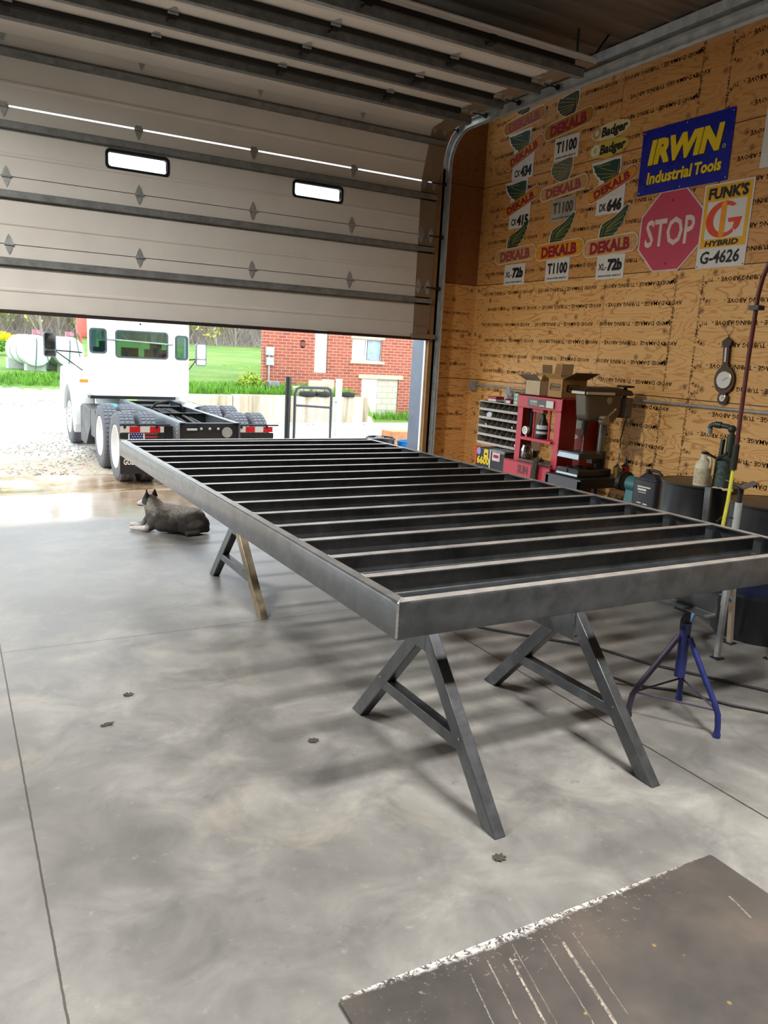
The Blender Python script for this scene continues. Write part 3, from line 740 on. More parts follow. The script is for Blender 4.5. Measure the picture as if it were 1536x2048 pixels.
def ear(root, s, w, h, cy_, colE, colT, rim, grid=True, n0=.003):
    m = M(); s.plate(m, [(a, b+cy_) for a, b in capsule(w, h)], n0, .002); part('ear_rim', m, rim, root)
    m = M(); s.plate(m, [(a, b+cy_) for a, b in capsule(w-.022, h-.022)], n0+.002, .0012); e_ = part('ear', m, colE, root)
    if grid:
        m = M()
        for q in (-.28, 0, .28):
            s.plate(m, [(-w*.46, cy_+q*h-.0018), (w*.46, cy_+q*h-.0018), (w*.46, cy_+q*h+.0018), (-w*.46, cy_+q*h+.0018)], n0+.0032, .0006)
        k = int(w/.045)
        for q in range(k):
            u = -w*.44+q*w*.88/(k-1); s.plate(m, [(u-.0014, cy_-h*.4), (u+.0014, cy_-h*.4), (u+.0014, cy_+h*.4), (u-.0014, cy_+h*.4)], n0+.0032, .0006)
        part('kernel_lines', m, EARL, e_)
    m = M(); s.txt(m, 'DEKALB', .0, cy_-.004, w*.72, h*.66, n0+.0042, bold=.075); part('lettering', m, colT, root)
def wing(root, s, pts, colW, feathers, n0=.003, white=None):
    cx = sum(p[0] for p in pts)/len(pts); cz = sum(p[1] for p in pts)/len(pts)
    m = M(); s.plate(m, [(cx+(a-cx)*1.09, cz+(b-cz)*1.09) for a, b in pts], n0, .0018); part('wing_rim', m, white or RIM, root)
    m = M(); s.plate(m, pts, n0+.0018, .0014); wg = part('wing', m, colW, root)
    m = M()
    for a, b in feathers: m.bar(s.p(*a, n0+.0036), s.p(*b, n0+.0036), .004, .0012, s.N)
    part('feather_lines', m, WYL, wg)
def tagp(root, s, u, v, w, h, a, b, small, faded=False, n0=.001):
    m = M(); s.plate(m, rrect(u-w/2, u+w/2, v-h/2, v+h/2, .006), n0, .002); t_ = part('number_tag', m, SIGNG if faded else SIGNW, root)
    m = M(); ink = INKF if faded else INK
    up_ = .02 if small else 0
    if a: s.txt(m, a, u-w*.28, v-h*.06+up_, w*.30, h*.27, n0+.0032, bold=.02); s.txt(m, b, u+w*.16, v+up_, w*.52, h*.5, n0+.0032, bold=.08)
    else: s.txt(m, b, u, v+up_, w*.84, h*.5, n0+.0032, bold=.05)
    if small: s.txt(m, 'DEKALB-PFIZER GENETICS', u, v-h*.36, w*.82, h*.07, n0+.0032, bold=.02, res=1)
    m.cyl(s.p(u, v+h*.44, n0+.002), s.p(u, v+h*.44, n0+.0035), .005, n=8)
    part('lettering', m, ink, t_)
def sweptwing(k=1.0): # wing sweeping up to the right
    return [(-.20, 0), (-.195, .08), (-.17, .135), (-.11, .16), (-.03, .185), (.05, .225), (.12, .275), (.165, .30), (.185, .29), (.17, .24), (.155, .225), (.16, .20), (.13, .165), (.135, .145), (.10, .115), (.10, .095), (.06, .07), (.055, .05), (.01, .03), (.0, .0)]
SWF = [((-.10, .09), (.135, .24)), ((-.10, .08), (.13, .20)), ((-.11, .06), (.10, .14)), ((-.12, .05), (.06, .085)), ((-.13, .03), (.03, .03)), ((-.17, .10), (-.04, .16)), ((-.17, .02), (-.15, .11))]
def fanwing(): # wing folded to the left
    return [(-.185, .10), (-.19, .15), (-.175, .185), (-.165, .215), (-.12, .20), (-.06, .215), (.02, .225), (.10, .235), (.15, .225), (.155, .15), (.13, .06), (.10, .0), (.02, -.01), (-.04, .0), (-.06, .015), (-.10, .02), (-.11, .04), (-.145, .05), (-.15, .075)]
FNF = [((.10, .12), (-.16, .17)), ((.09, .10), (-.16, .12)), ((.08, .09), (-.15, .08)), ((.07, .07), (-.12, .045)), ((.10, .15), (-.06, .19)), ((.06, .05), (-.06, .02)), ((.12, .19), (.125, .07))]
old = [ # y, z of ear centre, tilt, width, height, wing kind, wing (u,v), tag text, materials, label
 (8.12, 4.525, 5, .79, .165, 'fan', (-.03, .085), None, (EARD, TXRF, RIM, WGD), 'faded winged ear sign without a number tag, topmost of the left column'),
 (7.315, 4.325, 5, .82, .185, 'fan', (-.02, .09), (None, 'T1100', 1, 0, .0, -.245), (EARD, TXR, RIM, WGD), 'winged ear sign with a clean white number tag, at the top of the middle column'),
 (7.30, 3.645, 5, .80, .165, 'fan', (-.04, .085), (None, 'T1100', 1, 1, .02, -.225), (EARF, TXRF, RIM, WGF), 'bleached winged ear sign with a greyed number tag, in the middle of the middle column'),
 (8.085, 2.985, 2, .80, .185, 'swept', (.03, .09), ('XL-', '72b', 1, 0, .015, -.235), (EARF, TXRF, RIM, WGR), 'pale winged ear sign at the bottom of the left column, nearest the corner'),
 (7.28, 2.975, 1.5, .83, .195, 'swept', (.03, .09), (None, 'T1100', 1, 0, .0, -.22), (EAR, TXR, RIM, WGR), 'bright yellow winged ear sign with a white tag at the bottom of the middle column'),
 (6.475, 2.955, 2, .80, .195, 'swept', (.03, .09), ('XL-', '72b', 1, 0, .035, -.22), (EARF, TXR, RIM, WGR), 'pale winged ear sign with a white tag directly left of the stop sign'),
]
for (y, z, dg_, w_, h_, kind, wo, tg, (cE, cT, rim, cW), lab) in old:
    s = S(y, z, dg_); s0 = S(y, z, 0)
    root = thing('seed_sign', lab, 'sign', (XW-.002, y, z-.1), 'winged ear signs on the wall')
    pts = sweptwing() if kind == 'swept' else fanwing(); fe = SWF if kind == 'swept' else FNF
    wing(root, S(y, z, 0), [(a+wo[0], b+wo[1]) for a, b in pts], cW, [((a[0]+wo[0], a[1]+wo[1]), (b[0]+wo[0], b[1]+wo[1])) for a, b in fe], .002)
    ear(root, s, w_, h_, 0, cE, cT, rim, n0=.006)
    if tg: tagp(root, s0, tg[4], tg[5], .405, .25, tg[0], tg[1], tg[2], tg[3], .001)
for (y, z, a, b, lab) in ((8.075, 4.155, 'CX', '434', 'tall white sign with tilted ear, upper of the two in the left column'), (8.065, 3.59, 'CX', '415', 'tall white sign with tilted ear, lower of the two in the left column'), (6.54, 3.57, 'DK', '646', 'tall white sign with tilted ear, directly left of the big blue sign')):
    root = thing('seed_sign', lab, 'sign', (XW-.002, y, z-.3), 'winged ear signs on the wall')
    s = S(y, z, 17); s0 = S(y, z, 0)
    m = M(); s0.plate(m, [(-.20, -.29), (.20, -.29), (.20, .0), (.11, .06), (.11, .275), (-.33, .265), (-.30, .16), (-.20, .07)], .001, .002)
    panel = part('panel', m, SIGNW, root)
    wg = [(-.31, .235), (-.2, .232), (-.1, .24), (0, .25), (.085, .245), (.098, .16), (.07, .06), (.03, .0), (-.03, .02), (-.05, .035), (-.11, .04), (-.125, .06), (-.18, .075), (-.19, .10), (-.235, .12), (-.24, .145), (-.275, .165), (-.275, .19)]
    wing(root, s0, wg, WGR, [((.05, .12), (-.20, .20)), ((.045, .10), (-.22, .14)), ((.04, .085), (-.17, .09)), ((.03, .07), (-.10, .05)), ((.06, .06), (.08, .2)), ((-.05, .215), (-.25, .215)), ((.02, .05), (-.04, .02))], .0032, SIGNW)
    m = M(); s.plate(m, capsule(.735, .15), .004, .0012); part('ear_border', m, SIGNW, root)
    ear(root, s, .715, .13, 0, EAR, TXR, RIMR, n0=.0052)
    m = M(); s0.txt(m, a, -.10, -.215, .10, .08, .0032, bold=.04); s0.txt(m, b, .065, -.205, .21, .125, .0032, bold=.08, shear=.08)
    m.cyl(s0.p(.02, -.10, .002), s0.p(.02, -.10, .0045), .005, n=8); part('lettering', m, INK, panel)
# two oval signs
CRM = mat('cream_enamel', srgb(222, 208, 150), .5, 0, .12); CRM2 = mat('yellowed_enamel', srgb(206, 186, 82), .5, 0, .12)
for (y, z, c, lab) in ((6.64, 4.125, CRM, 'upper cream oval sign with black script and a gear emblem'), (6.64, 3.95, CRM2, 'lower yellowed oval sign with black script and a white gear emblem')):
    s = S(y, z, -4+6); root = thing('oval_sign', lab, 'sign', (XW-.002, y, z-.09), 'oval signs on the wall')
    m = M(); s.plate(m, ell(0, 0, .285, .085), .001, .002); part('plate', m, c, root)
    m = M(); s.txt(m, 'Badger', .055, -.012, .37, .125, .0042, bold=.045, shear=.15); part('lettering', m, INK, root)
    m = M(); gear = []
    for i in range(28): r_ = .072 if i % 2 else .058; a = 2*PI*i/28; gear.append((-.20+r_*math.cos(a), .015+r_*math.sin(a)*.95))
    s.plate(m, gear, .003, .001, [ell(-.20, .015, .03, .03, 20)]); part('gear_emblem', m, mat('emblem_tan', srgb(176, 150, 110), .6) if c is CRM else SIGNW, root)
# blue tool sign
s = S(5.63, 3.705, 0); root = thing('tool_sign', 'big blue rectangular sign with slanted yellow lettering above the stop sign', 'sign', (XW-.002, 5.63, 3.4))
m = M(); s.plate(m, rrect(-.535, .535, -.307, .307, .008), .001, .003); part('plate', m, mat('enamel_blue', srgb(14, 28, 158), .3, 0, .12, 5), root)
YEL = mat('letter_yellow', srgb(250, 214, 26), .4, 0, .08, 8)
for nm, mm, dx, n_ in (('letter_shadow', INK, .014, .0042), ('lettering', YEL, 0, .0054)):
    m = M(); s.txt(m, 'IRWIN', -.0+dx, .085-dx*.6, .87, .235, n_, bold=.07, shear=.16, spacing=.98); m2 = m
    part(nm, m, mm, root); m = M()
    s.txt(m, 'Industrial', -.15+dx*.6, -.155-dx*.4, .55, .115, n_, bold=.04, shear=.06); part(nm, m, mm, root); m = M(); s.txt(m, 'Tools', .30+dx*.6, -.155-dx*.4, .30, .11, n_, bold=.045, shear=.06)
    if nm == 'lettering': s.plate(m, ell(.455, -.005, .018, .018, 20), .0046, .0014, [ell(.455, -.005, .012, .012, 16)])
    part(nm, m, mm, root)
m = M()
for u, v in ((-.51, .28), (0, .285), (.51, .28), (-.51, -.28), (0, -.285), (.51, -.28)): m.cyl(s.p(u, v, .003), s.p(u, v, .006), .008, n=10)
part('screw', m, GALV, root)
# stop sign
s = S(5.69, 3.025, 0); root = thing('stop_sign', 'faded pink red octagonal stop sign', 'sign', (XW-.002, 5.69, 2.64))
oc = lambda r: [(r/math.cos(PI/8)*math.cos(PI/8+i*PI/4), r/math.cos(PI/8)*math.sin(PI/8+i*PI/4)) for i in range(8)]
m = M(); s.plate(m, oc(.383), .001, .002); part('border', m, mat('stop_border', srgb(222, 198, 186), .5), root)
m = M(); s.plate(m, oc(.365), .003, .001); part('face', m, mat('faded_stop_red', srgb(200, 66, 92), .45, 0, .06, 3), root)
m = M(); s.txt(m, 'STOP', 0, -.01, .60, .265, .0048, bold=.02); part('lettering', m, mat('stop_letter', srgb(226, 206, 192), .5), root)
m = M(); m.cyl(s.p(0, .28, .004), s.p(0, .28, .006), .011, n=10).cyl(s.p(0, -.31, .004), s.p(0, -.31, .006), .011, n=10); part('bolt', m, REDD, root)
# seed company sign
s = S(5.06, 3.01, 0); root = thing('seed_board', 'white and yellow board with a big red letter G right of the stop sign', 'sign', (XW-.002, 5.06, 2.64))
m = M(); s.plate(m, rrect(-.262, .262, -.37, .37, .01), .001, .003); part('plate', m, SIGNW, root)
m = M(); s.plate(m, [(-.245, -.19), (.245, -.19), (.245, .355), (-.245, .355)], .004, .001); part('yellow_field', m, mat('board_yellow', srgb(238, 178, 22), .4, 0, .05), root)
m = M(); s.plate(m, [(-.205, -.115), (.205, -.115), (.205, .215), (-.205, .215)], .005, .001); part('white_field', m, SIGNW, root)
m = M(); s.txt(m, "FUNK'S", 0, .285, .42, .105, .0062, bold=.06, shear=.05); part('lettering', m, INK, root); m = M(); s.txt(m, 'HYBRID', -.01, -.153, .36, .05, .0062, bold=.06, shear=.12); part('lettering', m, INK, root); m = M(); s.txt(m, 'G-4626', -.01, -.275, .42, .115, .0062, bold=.025, shear=.1)
for u, v in ((-.245, -.352), (.245, -.352)): m.cyl(s.p(u, v, .004), s.p(u, v, .006), .006, n=8)
part('lettering', m, INK, root)
ORG = mat('emblem_orange_red', srgb(232, 74, 34), .4); ORY = mat('emblem_orange', srgb(250, 156, 20), .4)
go = ell(-.02, .05, .185, .158, 40, 48, 318); gi = ell(.0, .05, .125, .118, 40, 318, 52)
m = M(); s.plate(m, go+gi, .0062, .001); s.plate(m, [(.03, .055), (.18, .055), (.155, -.03), (.118, -.058), (.09, -.03), (.10, .018), (.04, .018)], .0062, .001); part('emblem', m, ORG, root)
m = M(); s.plate(m, [(a, b) for a, b in rrect(-.052, .004, -.105, .205, .027)], .0073, .0012); part('emblem_bar', m, ORY, root)
# partial board at the right edge
s = S(4.44, 3.75, 0); root = thing('seed_board', 'white board with a yellow panel, cut by the right edge of the view', 'sign', (XW-.002, 4.44, 3.44))
m = M(); s.plate(m, rrect(-.34, .34, -.31, .33, .01), .001, .003); part('plate', m, SIGNW, root)
m = M(); s.plate(m, [(-.25, -.24), (.25, -.24), (.25, -.02), (-.25, -.02)], .004, .001); part('panel', m, mat('pale_yellow', srgb(206, 190, 110), .5), root)
# barometer
BWD = mat('dark_walnut', srgb(66, 34, 24), .4, 0, .2, 20)
root = thing('wall_barometer', 'dark wooden banjo barometer with white dials on the plywood wall', 'barometer', (XW-.01, 4.83, 1.40))
s = S(4.825, 1.72, 3.5, .004)
sh = [(-.028, .05), (-.03, .22), (-.045, .225), (-.045, .235), (-.05, .26), (-.03, .275), (0, .295), (.03, .275), (.05, .26), (.045, .235), (.045, .225), (.03, .22), (.028, .05)]
body = [(-.03, .05)]+[(a, b) for a, b in ell(0, -.085, .105, .125, 22, 105, 255)]+[(a, b) for a, b in ell(0, -.25, .055, .06, 16, 150, 390)]+[(a, b) for a, b in ell(0, -.085, .105, .125, 22, -75, 75)]+[(.03, .05)]
m = M(); s.plate(m, sh, .0, .035); s.plate(m, body, 0, .030); m.cyl(s.p(0, .295, .015), s.p(0, .32, .015), .007, .003, 8); part('case', m, BWD, root, bev=.003)
for (u, v, r_) in ((0, -.085, .086), (0, -.25, .04)):
    m = M(); s_ = s; m.lathe([(r_, 0), (r_, .008), (r_-.008, .012), (r_-.012, .006)], s.p(u, v, .030), (-1, 0, 0)); part('bezel', m, mat('brass', srgb(170, 150, 110), .3, .8), root)
    m = M(); m.cyl(s.p(u, v, .034), s.p(u, v, .0375), r_-.01, n=28); part('dial', m, SIGNW, root)
    m = M(); m.bar(s.p(u-r_*.1, v-.005, .039), s.p(u+r_*.5, v+.02, .039), .004, .001, s.N); part('hand', m, INK, root)
m = M(); s.plate(m, rrect(-.009, .009, .075, .205, .006), .036, .003); part('thermometer', m, SIGNW, root)
part('hanging_wire', M().tube([s.p(0, .31, .012), s.p(-.05, .37, .006), s.p(-.03, .44, .004), s.p(.0, .45, .006), s.p(.03, .43, .004), s.p(.035, .36, .006), s.p(0, .31, .014)], .0015, 6), DARKM, root)

# ================================================================== WORKSHOP GEAR ALONG THE WALL
# bolt bin
root = thing('bolt_bin', 'open grey steel bolt bin with five rows of pigeonholes on the wall', 'bolt bin', (6.08, 7.72, .66))
xb0, xb1, yb0, yb1, zb0, zb1 = 5.93, 6.232, 7.28, 8.16, .66, 1.185
BIN = mat('bin_dark', srgb(46, 44, 42), .6)
BINL = mat('bin_edge', srgb(196, 190, 178), .5, 0, .15, 20)
m = M().box(xb1-.004, xb1, yb0, yb1, zb0, zb1).box(xb0, xb1, yb0-.004, yb0, zb0, zb1).box(xb0, xb1, yb1, yb1+.004, zb0, zb1)
part('casing', m, BINL, root)
rows = 5
for k in range(rows+1):
    z = zb0+(zb1-zb0)*k/rows
    part('shelf', M().box(xb0+.01, xb1-.004, yb0, yb1, z-.002, z+.002), BIN, root)
    if k == rows: part('shelf_lip', M().box(xb0-.002, xb0+.012, yb0, yb1, z-.006, z+.006), BINL, root)
    else: part('shelf_lip', M().box(xb0-.002, xb0+.006, yb0, yb1, z-.006, z+.024), BINL, root)
m = M()
for k in range(rows):
    z = zb0+(zb1-zb0)*k/rows; dz = (zb1-zb0)/rows
    for q in range(1, 8):
        yy = yb0+(yb1-yb0)*q/8
        m.prism([(xb0+.008, yy-.0015, z+.002), (xb1-.004, yy-.0015, z+.002), (xb1-.004, yy-.0015, z+dz-.003), (xb0+.06, yy-.0015, z+dz-.003)], (0, .005, 0))
part('divider', m, mat('bin_divider', srgb(128, 124, 116), .6), root, kind='stuff')
# hardware lying in it
for (yy, k, c, lab) in ((7.98, 3, SIGNW, 'crumpled white paper packet in the second row of the bolt bin'),):
    m = M(); dz = (zb1-zb0)/rows; zz = zb0+dz*k
    m.prism([(5.95, yy-.05, zz+.003), (5.95, yy+.05, zz+.003), (5.96, yy+.06, zz+.06), (5.965, yy+.01, zz+.09), (5.965, yy-.04, zz+.075)], (.05, .01, .005)); part('paper_packet', m, mat('packet', srgb(210, 220, 228), .6), None, lab, 'packet', bev=.004)
for (yy, k, n_) in ((7.42, 0, 'silver eyebolt in the bottom row of the bolt bin'), (7.72, 1, 'shiny round washer in the fourth row of the bolt bin'), (8.05, 2, 'shiny curved clip in the middle row at the left of the bolt bin'), (7.5, 2, 'small shiny fitting in the middle row near the press')):
    dz = (zb1-zb0)/rows; zz = zb0+dz*k+.0025
    m = M()
    if 'washer' in n_: m.lathe([(.03, 0), (.03, .004), (.012, .004), (.012, 0)], (5.955, yy, zz+.031), (-1, .2, .1), 18)
    elif 'clip' in n_: m.tube([(5.96, yy+.03*math.cos(a*PI/8), zz+.004+.03*math.sin(a*PI/8)) for a in range(9)], .004, 8)
    else: m.cyl((5.96, yy, zz), (5.96, yy, zz+.03), .014, n=6).cyl((5.96, yy, zz+.03), (5.96, yy+.01, zz+.05), .007, n=10)
    part('bin_hardware', m, CHROME, None, n_, 'hardware')
# stuff on top of the bin
zt = zb1+.007
root = thing('carton', 'low red and white carton on top of the bolt bin', 'box', (6.05, 8.0, zt))
part('base', M().box(5.98, 6.12, 7.90, 8.06, zt, zt+.03), SIGNW, root); part('lid', M().box(5.975, 6.125, 7.895, 8.065, zt+.03, zt+.062), RED, root, bev=.003)
part('dust_pan', M().prism([(6.13, 7.98, zt), (6.13, 7.70, zt), (6.13, 7.70, zt+.14)], (.06, 0, 0)), mat('grey_plastic', srgb(120, 122, 124), .6), None, 'grey wedge-shaped pan on the bolt bin behind the bag', 'pan', bev=.004)
BAG = m_poly('clear_bag', srgb(222, 226, 228), .45)
m = M(); q = []
for j in range(9):
    z = zt+.20*j/8
    for i in range(14):
        a = 2*PI*i/14; r_ = .055+.012*math.sin(5*a+j)+(-.02 if j > 6 else 0); q.append((6.02+r_*.8*math.cos(a), 7.70+r_*math.sin(a), z))
m.v = [V(p) for p in q]; m.f = [(j*14+i, j*14+(i+1) % 14, (j+1)*14+(i+1) % 14, (j+1)*14+i) for j in range(8) for i in range(14)]+[tuple(range(14))]
m2 = M().add(m.v, m.f)
root = thing('plastic_bag', 'cloudy clear plastic bag of parts standing on the bolt bin', 'bag', (6.02, 7.70, zt)); part('bag', m2, BAG, root)
m = M()
for i in range(9): m.ball((6.02+random.uniform(-.02, .02), 7.70+random.uniform(-.025, .025), zt+.02+.012*i), .016, 7, 5)
part('contents', m, GALV, root)
root = thing('parts_tray', 'small red plastic tray on the bolt bin beside the green cases', 'tray', (5.98, 7.59, zt))
m = M().box(5.93, 6.03, 7.53, 7.65, zt, zt+.006).box(5.93, 5.936, 7.53, 7.65, zt, zt+.045).box(6.024, 6.03, 7.53, 7.65, zt, zt+.055).box(5.93, 6.03, 7.53, 7.536, zt, zt+.055).box(5.93, 6.03, 7.644, 7.65, zt, zt+.055)
part('tray_body', m, RED, root); part('card_label', M().box(5.926, 5.929, 7.55, 7.63, zt+.006, zt+.036), SIGNW, root)
GRN = mat('pale_green_case', srgb(142, 204, 170), .45, 0, .15, 20); GRD = mat('dark_green_case', srgb(32, 96, 58), .45)
root = thing('organizer_case', 'pale green stack of small-parts cases on the bolt bin', 'case', (6.0, 7.44, zt))
for k in range(3):
    part('case_tray', M().box(5.94, 6.06, 7.37, 7.50, zt+.045*k, zt+.045*k+.043), GRN, root, bev=.003)
    part('latch', M().box(5.932, 5.94, 7.42, 7.45, zt+.045*k+.012, zt+.045*k+.034), SIGNW, root)
root = thing('organizer_case', 'dark green parts case behind the pale green one', 'case', (6.1, 7.35, zt))
part('case_body', M().box(6.07, 6.2, 7.30, 7.50, zt, zt+.15), GRD, root, bev=.004); part('handle', M().tube([(6.13, 7.36, zt+.15), (6.13, 7.36, zt+.17), (6.13, 7.44, zt+.17), (6.13, 7.44, zt+.15)], .006, 8), GRD, root)
# hoist chain
root = thing('chain_hoist', 'orange lever hoist hanging on its chain left of the bolt bin', 'hoist', (6.02, 8.24, .45))
ch = M()
for k in range(22):
    z = 1.02-.02*k; a = (X if k % 2 else Y); c = V((6.02, 8.22+.012*math.sin(k*.5), z))
    ch.tube([c+a*.007*math.cos(t*PI/4)+Z*.013*math.sin(t*PI/4) for t in range(9)], .0025, 5)
part('chain', ch, GALV, root); OR = mat('hoist_orange', srgb(224, 84, 40), .4)
part('hook', M().tube([(6.02, 8.22, 1.03), (6.02, 8.22, 1.06), (6.02, 8.20, 1.085), (6.03, 8.18, 1.07), (6.2, 8.175, 1.08), (6.235, 8.175, 1.08)], .007, 8), DARKM, root)
part('hoist_body', M().cyl((5.99, 8.24, .53), (6.05, 8.24, .53), .05, n=18).prism([(5.985, 8.27, .54), (5.985, 8.31, .565), (5.985, 8.31, .59), (5.985, 8.22, .585)], (.05, 0, 0)), OR, root, bev=.004)
part('lever', M().bar((6.0, 8.24, .53), (5.99, 8.245, .36), .028, .014), OR, root)
part('spare_bracket', M().box(6.19, 6.236, 8.20, 8.24, 1.09, 1.17), RED, None, 'small red bracket on the wall at the upper left of the bolt bin', 'bracket', bev=.004)
# black machine with stickers
root = thing('welding_machine', 'black machine cabinet with yellow numerals and stickers below the bolt bin', 'machine', (5.92, 7.6, 0))
NAVY = mat('machine_black', srgb(34, 38, 48), .4)
part('cabinet', M().box(5.72, 6.16, 7.30, 7.86, .06, .64), NAVY, root, bev=.01)
part('top_panel', M().box(5.715, 5.9, 7.30, 7.56, .61, .648), GALVD, root, bev=.004)
m = M()
for sx in (5.76, 6.12):
    for sy__ in (7.34, 7.82): m.cyl((sx, sy__, .0), (sx, sy__, .062), .03, n=14)
part('foot', m, RUB, root)
part('trim_strip', M().box(5.713, 5.72, 7.565, 7.585, .2, .64), SIGNW, root)
xs0 = 5.7175
m = M(); m.txt('6600', .25, .095, (xs0-.004, 7.71, .49), -Y, Z, bold=.06); part('numerals', m, mat('numeral_yellow', srgb(240, 206, 40), .4), root)
m = M(); m.plate(rrect(-.045, .045, -.055, .055, .015), [], .002, (xs0-.001, 7.66, .575), -Y, Z); st_ = part('sticker', m, mat('sticker_yellow', srgb(240, 206, 40), .4), root)
part('sticker_mark', M().plate(rrect(-.02, .02, -.012, .012, .008), [], .001, (xs0-.003, 7.66, .575), -Y, Z), INK, st_)
m = M(); m.plate(ell(0, 0, .04, .045, 20), [], .002, (xs0-.001, 7.81, .595), -Y, Z); part('round_sticker', m, mat('sticker_violet', srgb(150, 154, 210), .4), root)
m = M(); m.plate(rrect(-.075, .075, -.05, .05, .01), [], .002, (xs0-.001, 7.46, .565), -Y, Z); st_ = part('label_plate', m, mat('label_pink', srgb(232, 204, 206), .4), root)
m = M(); m.txt('ARC', .10, .05, (xs0-.003, 7.46, .565), -Y, Z, bold=.05, shear=.2); 
part('label_mark', M().plate(rrect(-.05, .05, -.018, .018, .008), [], .001, (xs0-.003, 7.46, .57), -Y, Z), TXR, st_)
part('bottom_label', M().plate(rrect(-.12, .12, -.018, .018, .004), [], .002, (xs0-.001, 7.66, .375), -Y, Z), mat('label_rose', srgb(226, 200, 204), .5), root)

# shop press
root = thing('shop_press', 'red hydraulic shop press with cardboard boxes on top', 'press', (5.5, 6.39, 0))
yl, yr, xf, xk = 6.735, 6.045, 5.40, 5.62
PK = mat('press_red_lit', srgb(205, 66, 84), .4, 0, .06)  # front red carries the daylight, the deep red sides carry the shade
part('head_beam', M().box(xf, xf+.012, yr-.005, yl+.01, 1.225, 1.36).box(xf, xk, yr, yl, 1.345, 1.36).box(xf-.012, xf, yr-.005, yl+.01, 1.222, 1.232), PK, root, bev=.003)
part('side_column', M().box(xf+.004, xf+.014, yr, yr+.085, .05, 1.225), PK, root); part('side_column', M().box(xf+.004, xf+.014, yl-.085, yl, .05, 1.225), PK, root)
part('side_plate', M().box(xf+.014, xk, yr, yr+.012, .05, 1.345), REDD, root); part('side_plate', M().box(xf+.014, xk, yl-.012, yl, .05, 1.345), REDD, root)
part('bed_shelf', M().box(xf-.03, xf+.14, 6.13, 6.64, .885, .915), PK, root, bev=.003)
part('lower_beam', M().box(xf-.08, xf-.065, 6.04, 6.80, .50, .65).box(xf-.08, xf-.03, 6.04, 6.80, .642, .652).box(xf-.10, xf-.03, 6.04, 6.80, .495, .505), PK, root, bev=.002)
part('lower_beam', M().box(xk+.0, xk+.015, 6.04, 6.80, .50, .65), REDD, root)
part('deck_plate', M().box(xf-.02, xk-.01, 6.10, 6.66, .655, .675), mat('deck_grey', srgb(110, 102, 92), .6), root)
for yy in (yl-.05, yr+.05): part('base_foot', M().box(xf-.18, xk+.12, yy-.03, yy+.03, 0, .05), REDD, root, bev=.003)
m = M().txt('SUN', .17, .095, (xf-.0822, 6.47, .575), -Y, Z, bold=.03); part('lettering', m, mat('beam_letter', srgb(104, 66, 66), .5), root)
part('name_plate', M().box(xf-.014, xf-.011, 6.15, 6.56, 1.245, 1.325), mat('plate_grey', srgb(96, 92, 92), .4), root)
m = M().txt('SUNEX', .12, .028, (xf-.0152, 6.46, 1.297), -Y, Z, bold=.03); part('plate_lettering', m, SIGNW, root); m = M().txt('TOOLS', .12, .013, (xf-.0152, 6.46, 1.268), -Y, Z, bold=.02); part('plate_lettering', m, SIGNW, root); m = M().plate(rrect(-.04, .04, -.006, .006, .003), [], .001, (xf-.0152, 6.33, 1.262), -Y, Z); part('plate_lettering', m, SIGNW, root)
part('paper_label', M().box(xf-.0165, xf-.0145, 6.15, 6.26, 1.25, 1.32), SIGNW, root)
part('ram_guide', M().box(xf+.03, xf+.09, 6.35, 6.52, 1.19, 1.225), PK, root)
for yy in (6.515, 6.265): part('guide_rod', M().cyl((xf+.06, yy, .915), (xf+.06, yy, 1.225), .012, n=12), PK, root)
part('return_spring', M().cyl((xf+.12, 6.63, .92), (xf+.12, 6.63, 1.22), .03, n=14), DARKM, root); part('return_spring', M().cyl((xf+.12, 6.17, .92), (xf+.12, 6.17, 1.22), .018, n=14), DARKM, root)
jb_ = M().lathe([(.062, 0), (.066, .01), (.062, .05), (.06, .14), (.05, .17), (.026, .22), (.024, .25), (.012, .262)], (xf+.07, 6.385, .917), n=24)
jk = part('bottle_jack', jb_, BLACK, root); part('jack_label', M().lathe([(.0635, .05), (.0638, .055), (.0618, .14), (.0610, .142)], (xf+.07, 6.385, .917), n=24), mat('label_grey', srgb(206, 208, 210), .5), jk)
part('jack_band', M().lathe([(.0665, .078), (.0668, .08), (.066, .098), (.0655, .1)], (xf+.07, 6.385, .917), n=24), BLACK, jk)
part('pressure_gauge', M().cyl((xf-.005, 6.57, .985), (xf+.02, 6.57, .985), .04, n=24).cyl((xf+.012, 6.57, .917), (xf+.012, 6.57, .95), .01, n=10), SIGNW, root)
part('gauge_ring', M().lathe([(.042, 0), (.042, .012), (.037, .012), (.037, .002)], (xf-.0, 6.57, .985), (-1, 0, 0), 24), CHROME, root)
part('hose_bundle', M().tube([(5.36, 6.26, .70), (5.325, 6.265, .72), (5.295, 6.27, .69), (5.285, 6.27, .58), (5.29, 6.28, .46), (5.30, 6.28, .40)], .016, 8).tube([(5.36, 6.23, .70), (5.32, 6.235, .725), (5.285, 6.24, .69), (5.28, 6.24, .55), (5.29, 6.245, .42)], .016, 8).tube([(5.36, 6.20, .70), (5.33, 6.20, .73), (5.29, 6.21, .70), (5.28, 6.215, .56), (5.29, 6.215, .43)], .016, 8), mat('olive_hose', srgb(72, 66, 52), .6), None, 'olive hose folded over the lower beam of the red press', 'hose')
root = thing('glass_jar', 'clear glass jar with dark dregs on the lower left of the press', 'jar', (5.45, 6.585, .676))
GL = m_glass('jar_glass', srgb(200, 196, 190), .7)
part('jar_body', M().lathe([(.05, 0), (.06, .02), (.062, .10), (.05, .13), (.05, .15)], (5.45, 6.585, .677), n=22), GL, root); part('dregs', M().cyl((5.45, 6.585, .68), (5.45, 6.585, .72), .054, n=20), DARKM, root)
part('handle', M().tube([(5.45, 6.522, .80), (5.45, 6.49, .79), (5.45, 6.485, .73), (5.45, 6.523, .71)], .006, 8), GL, root)
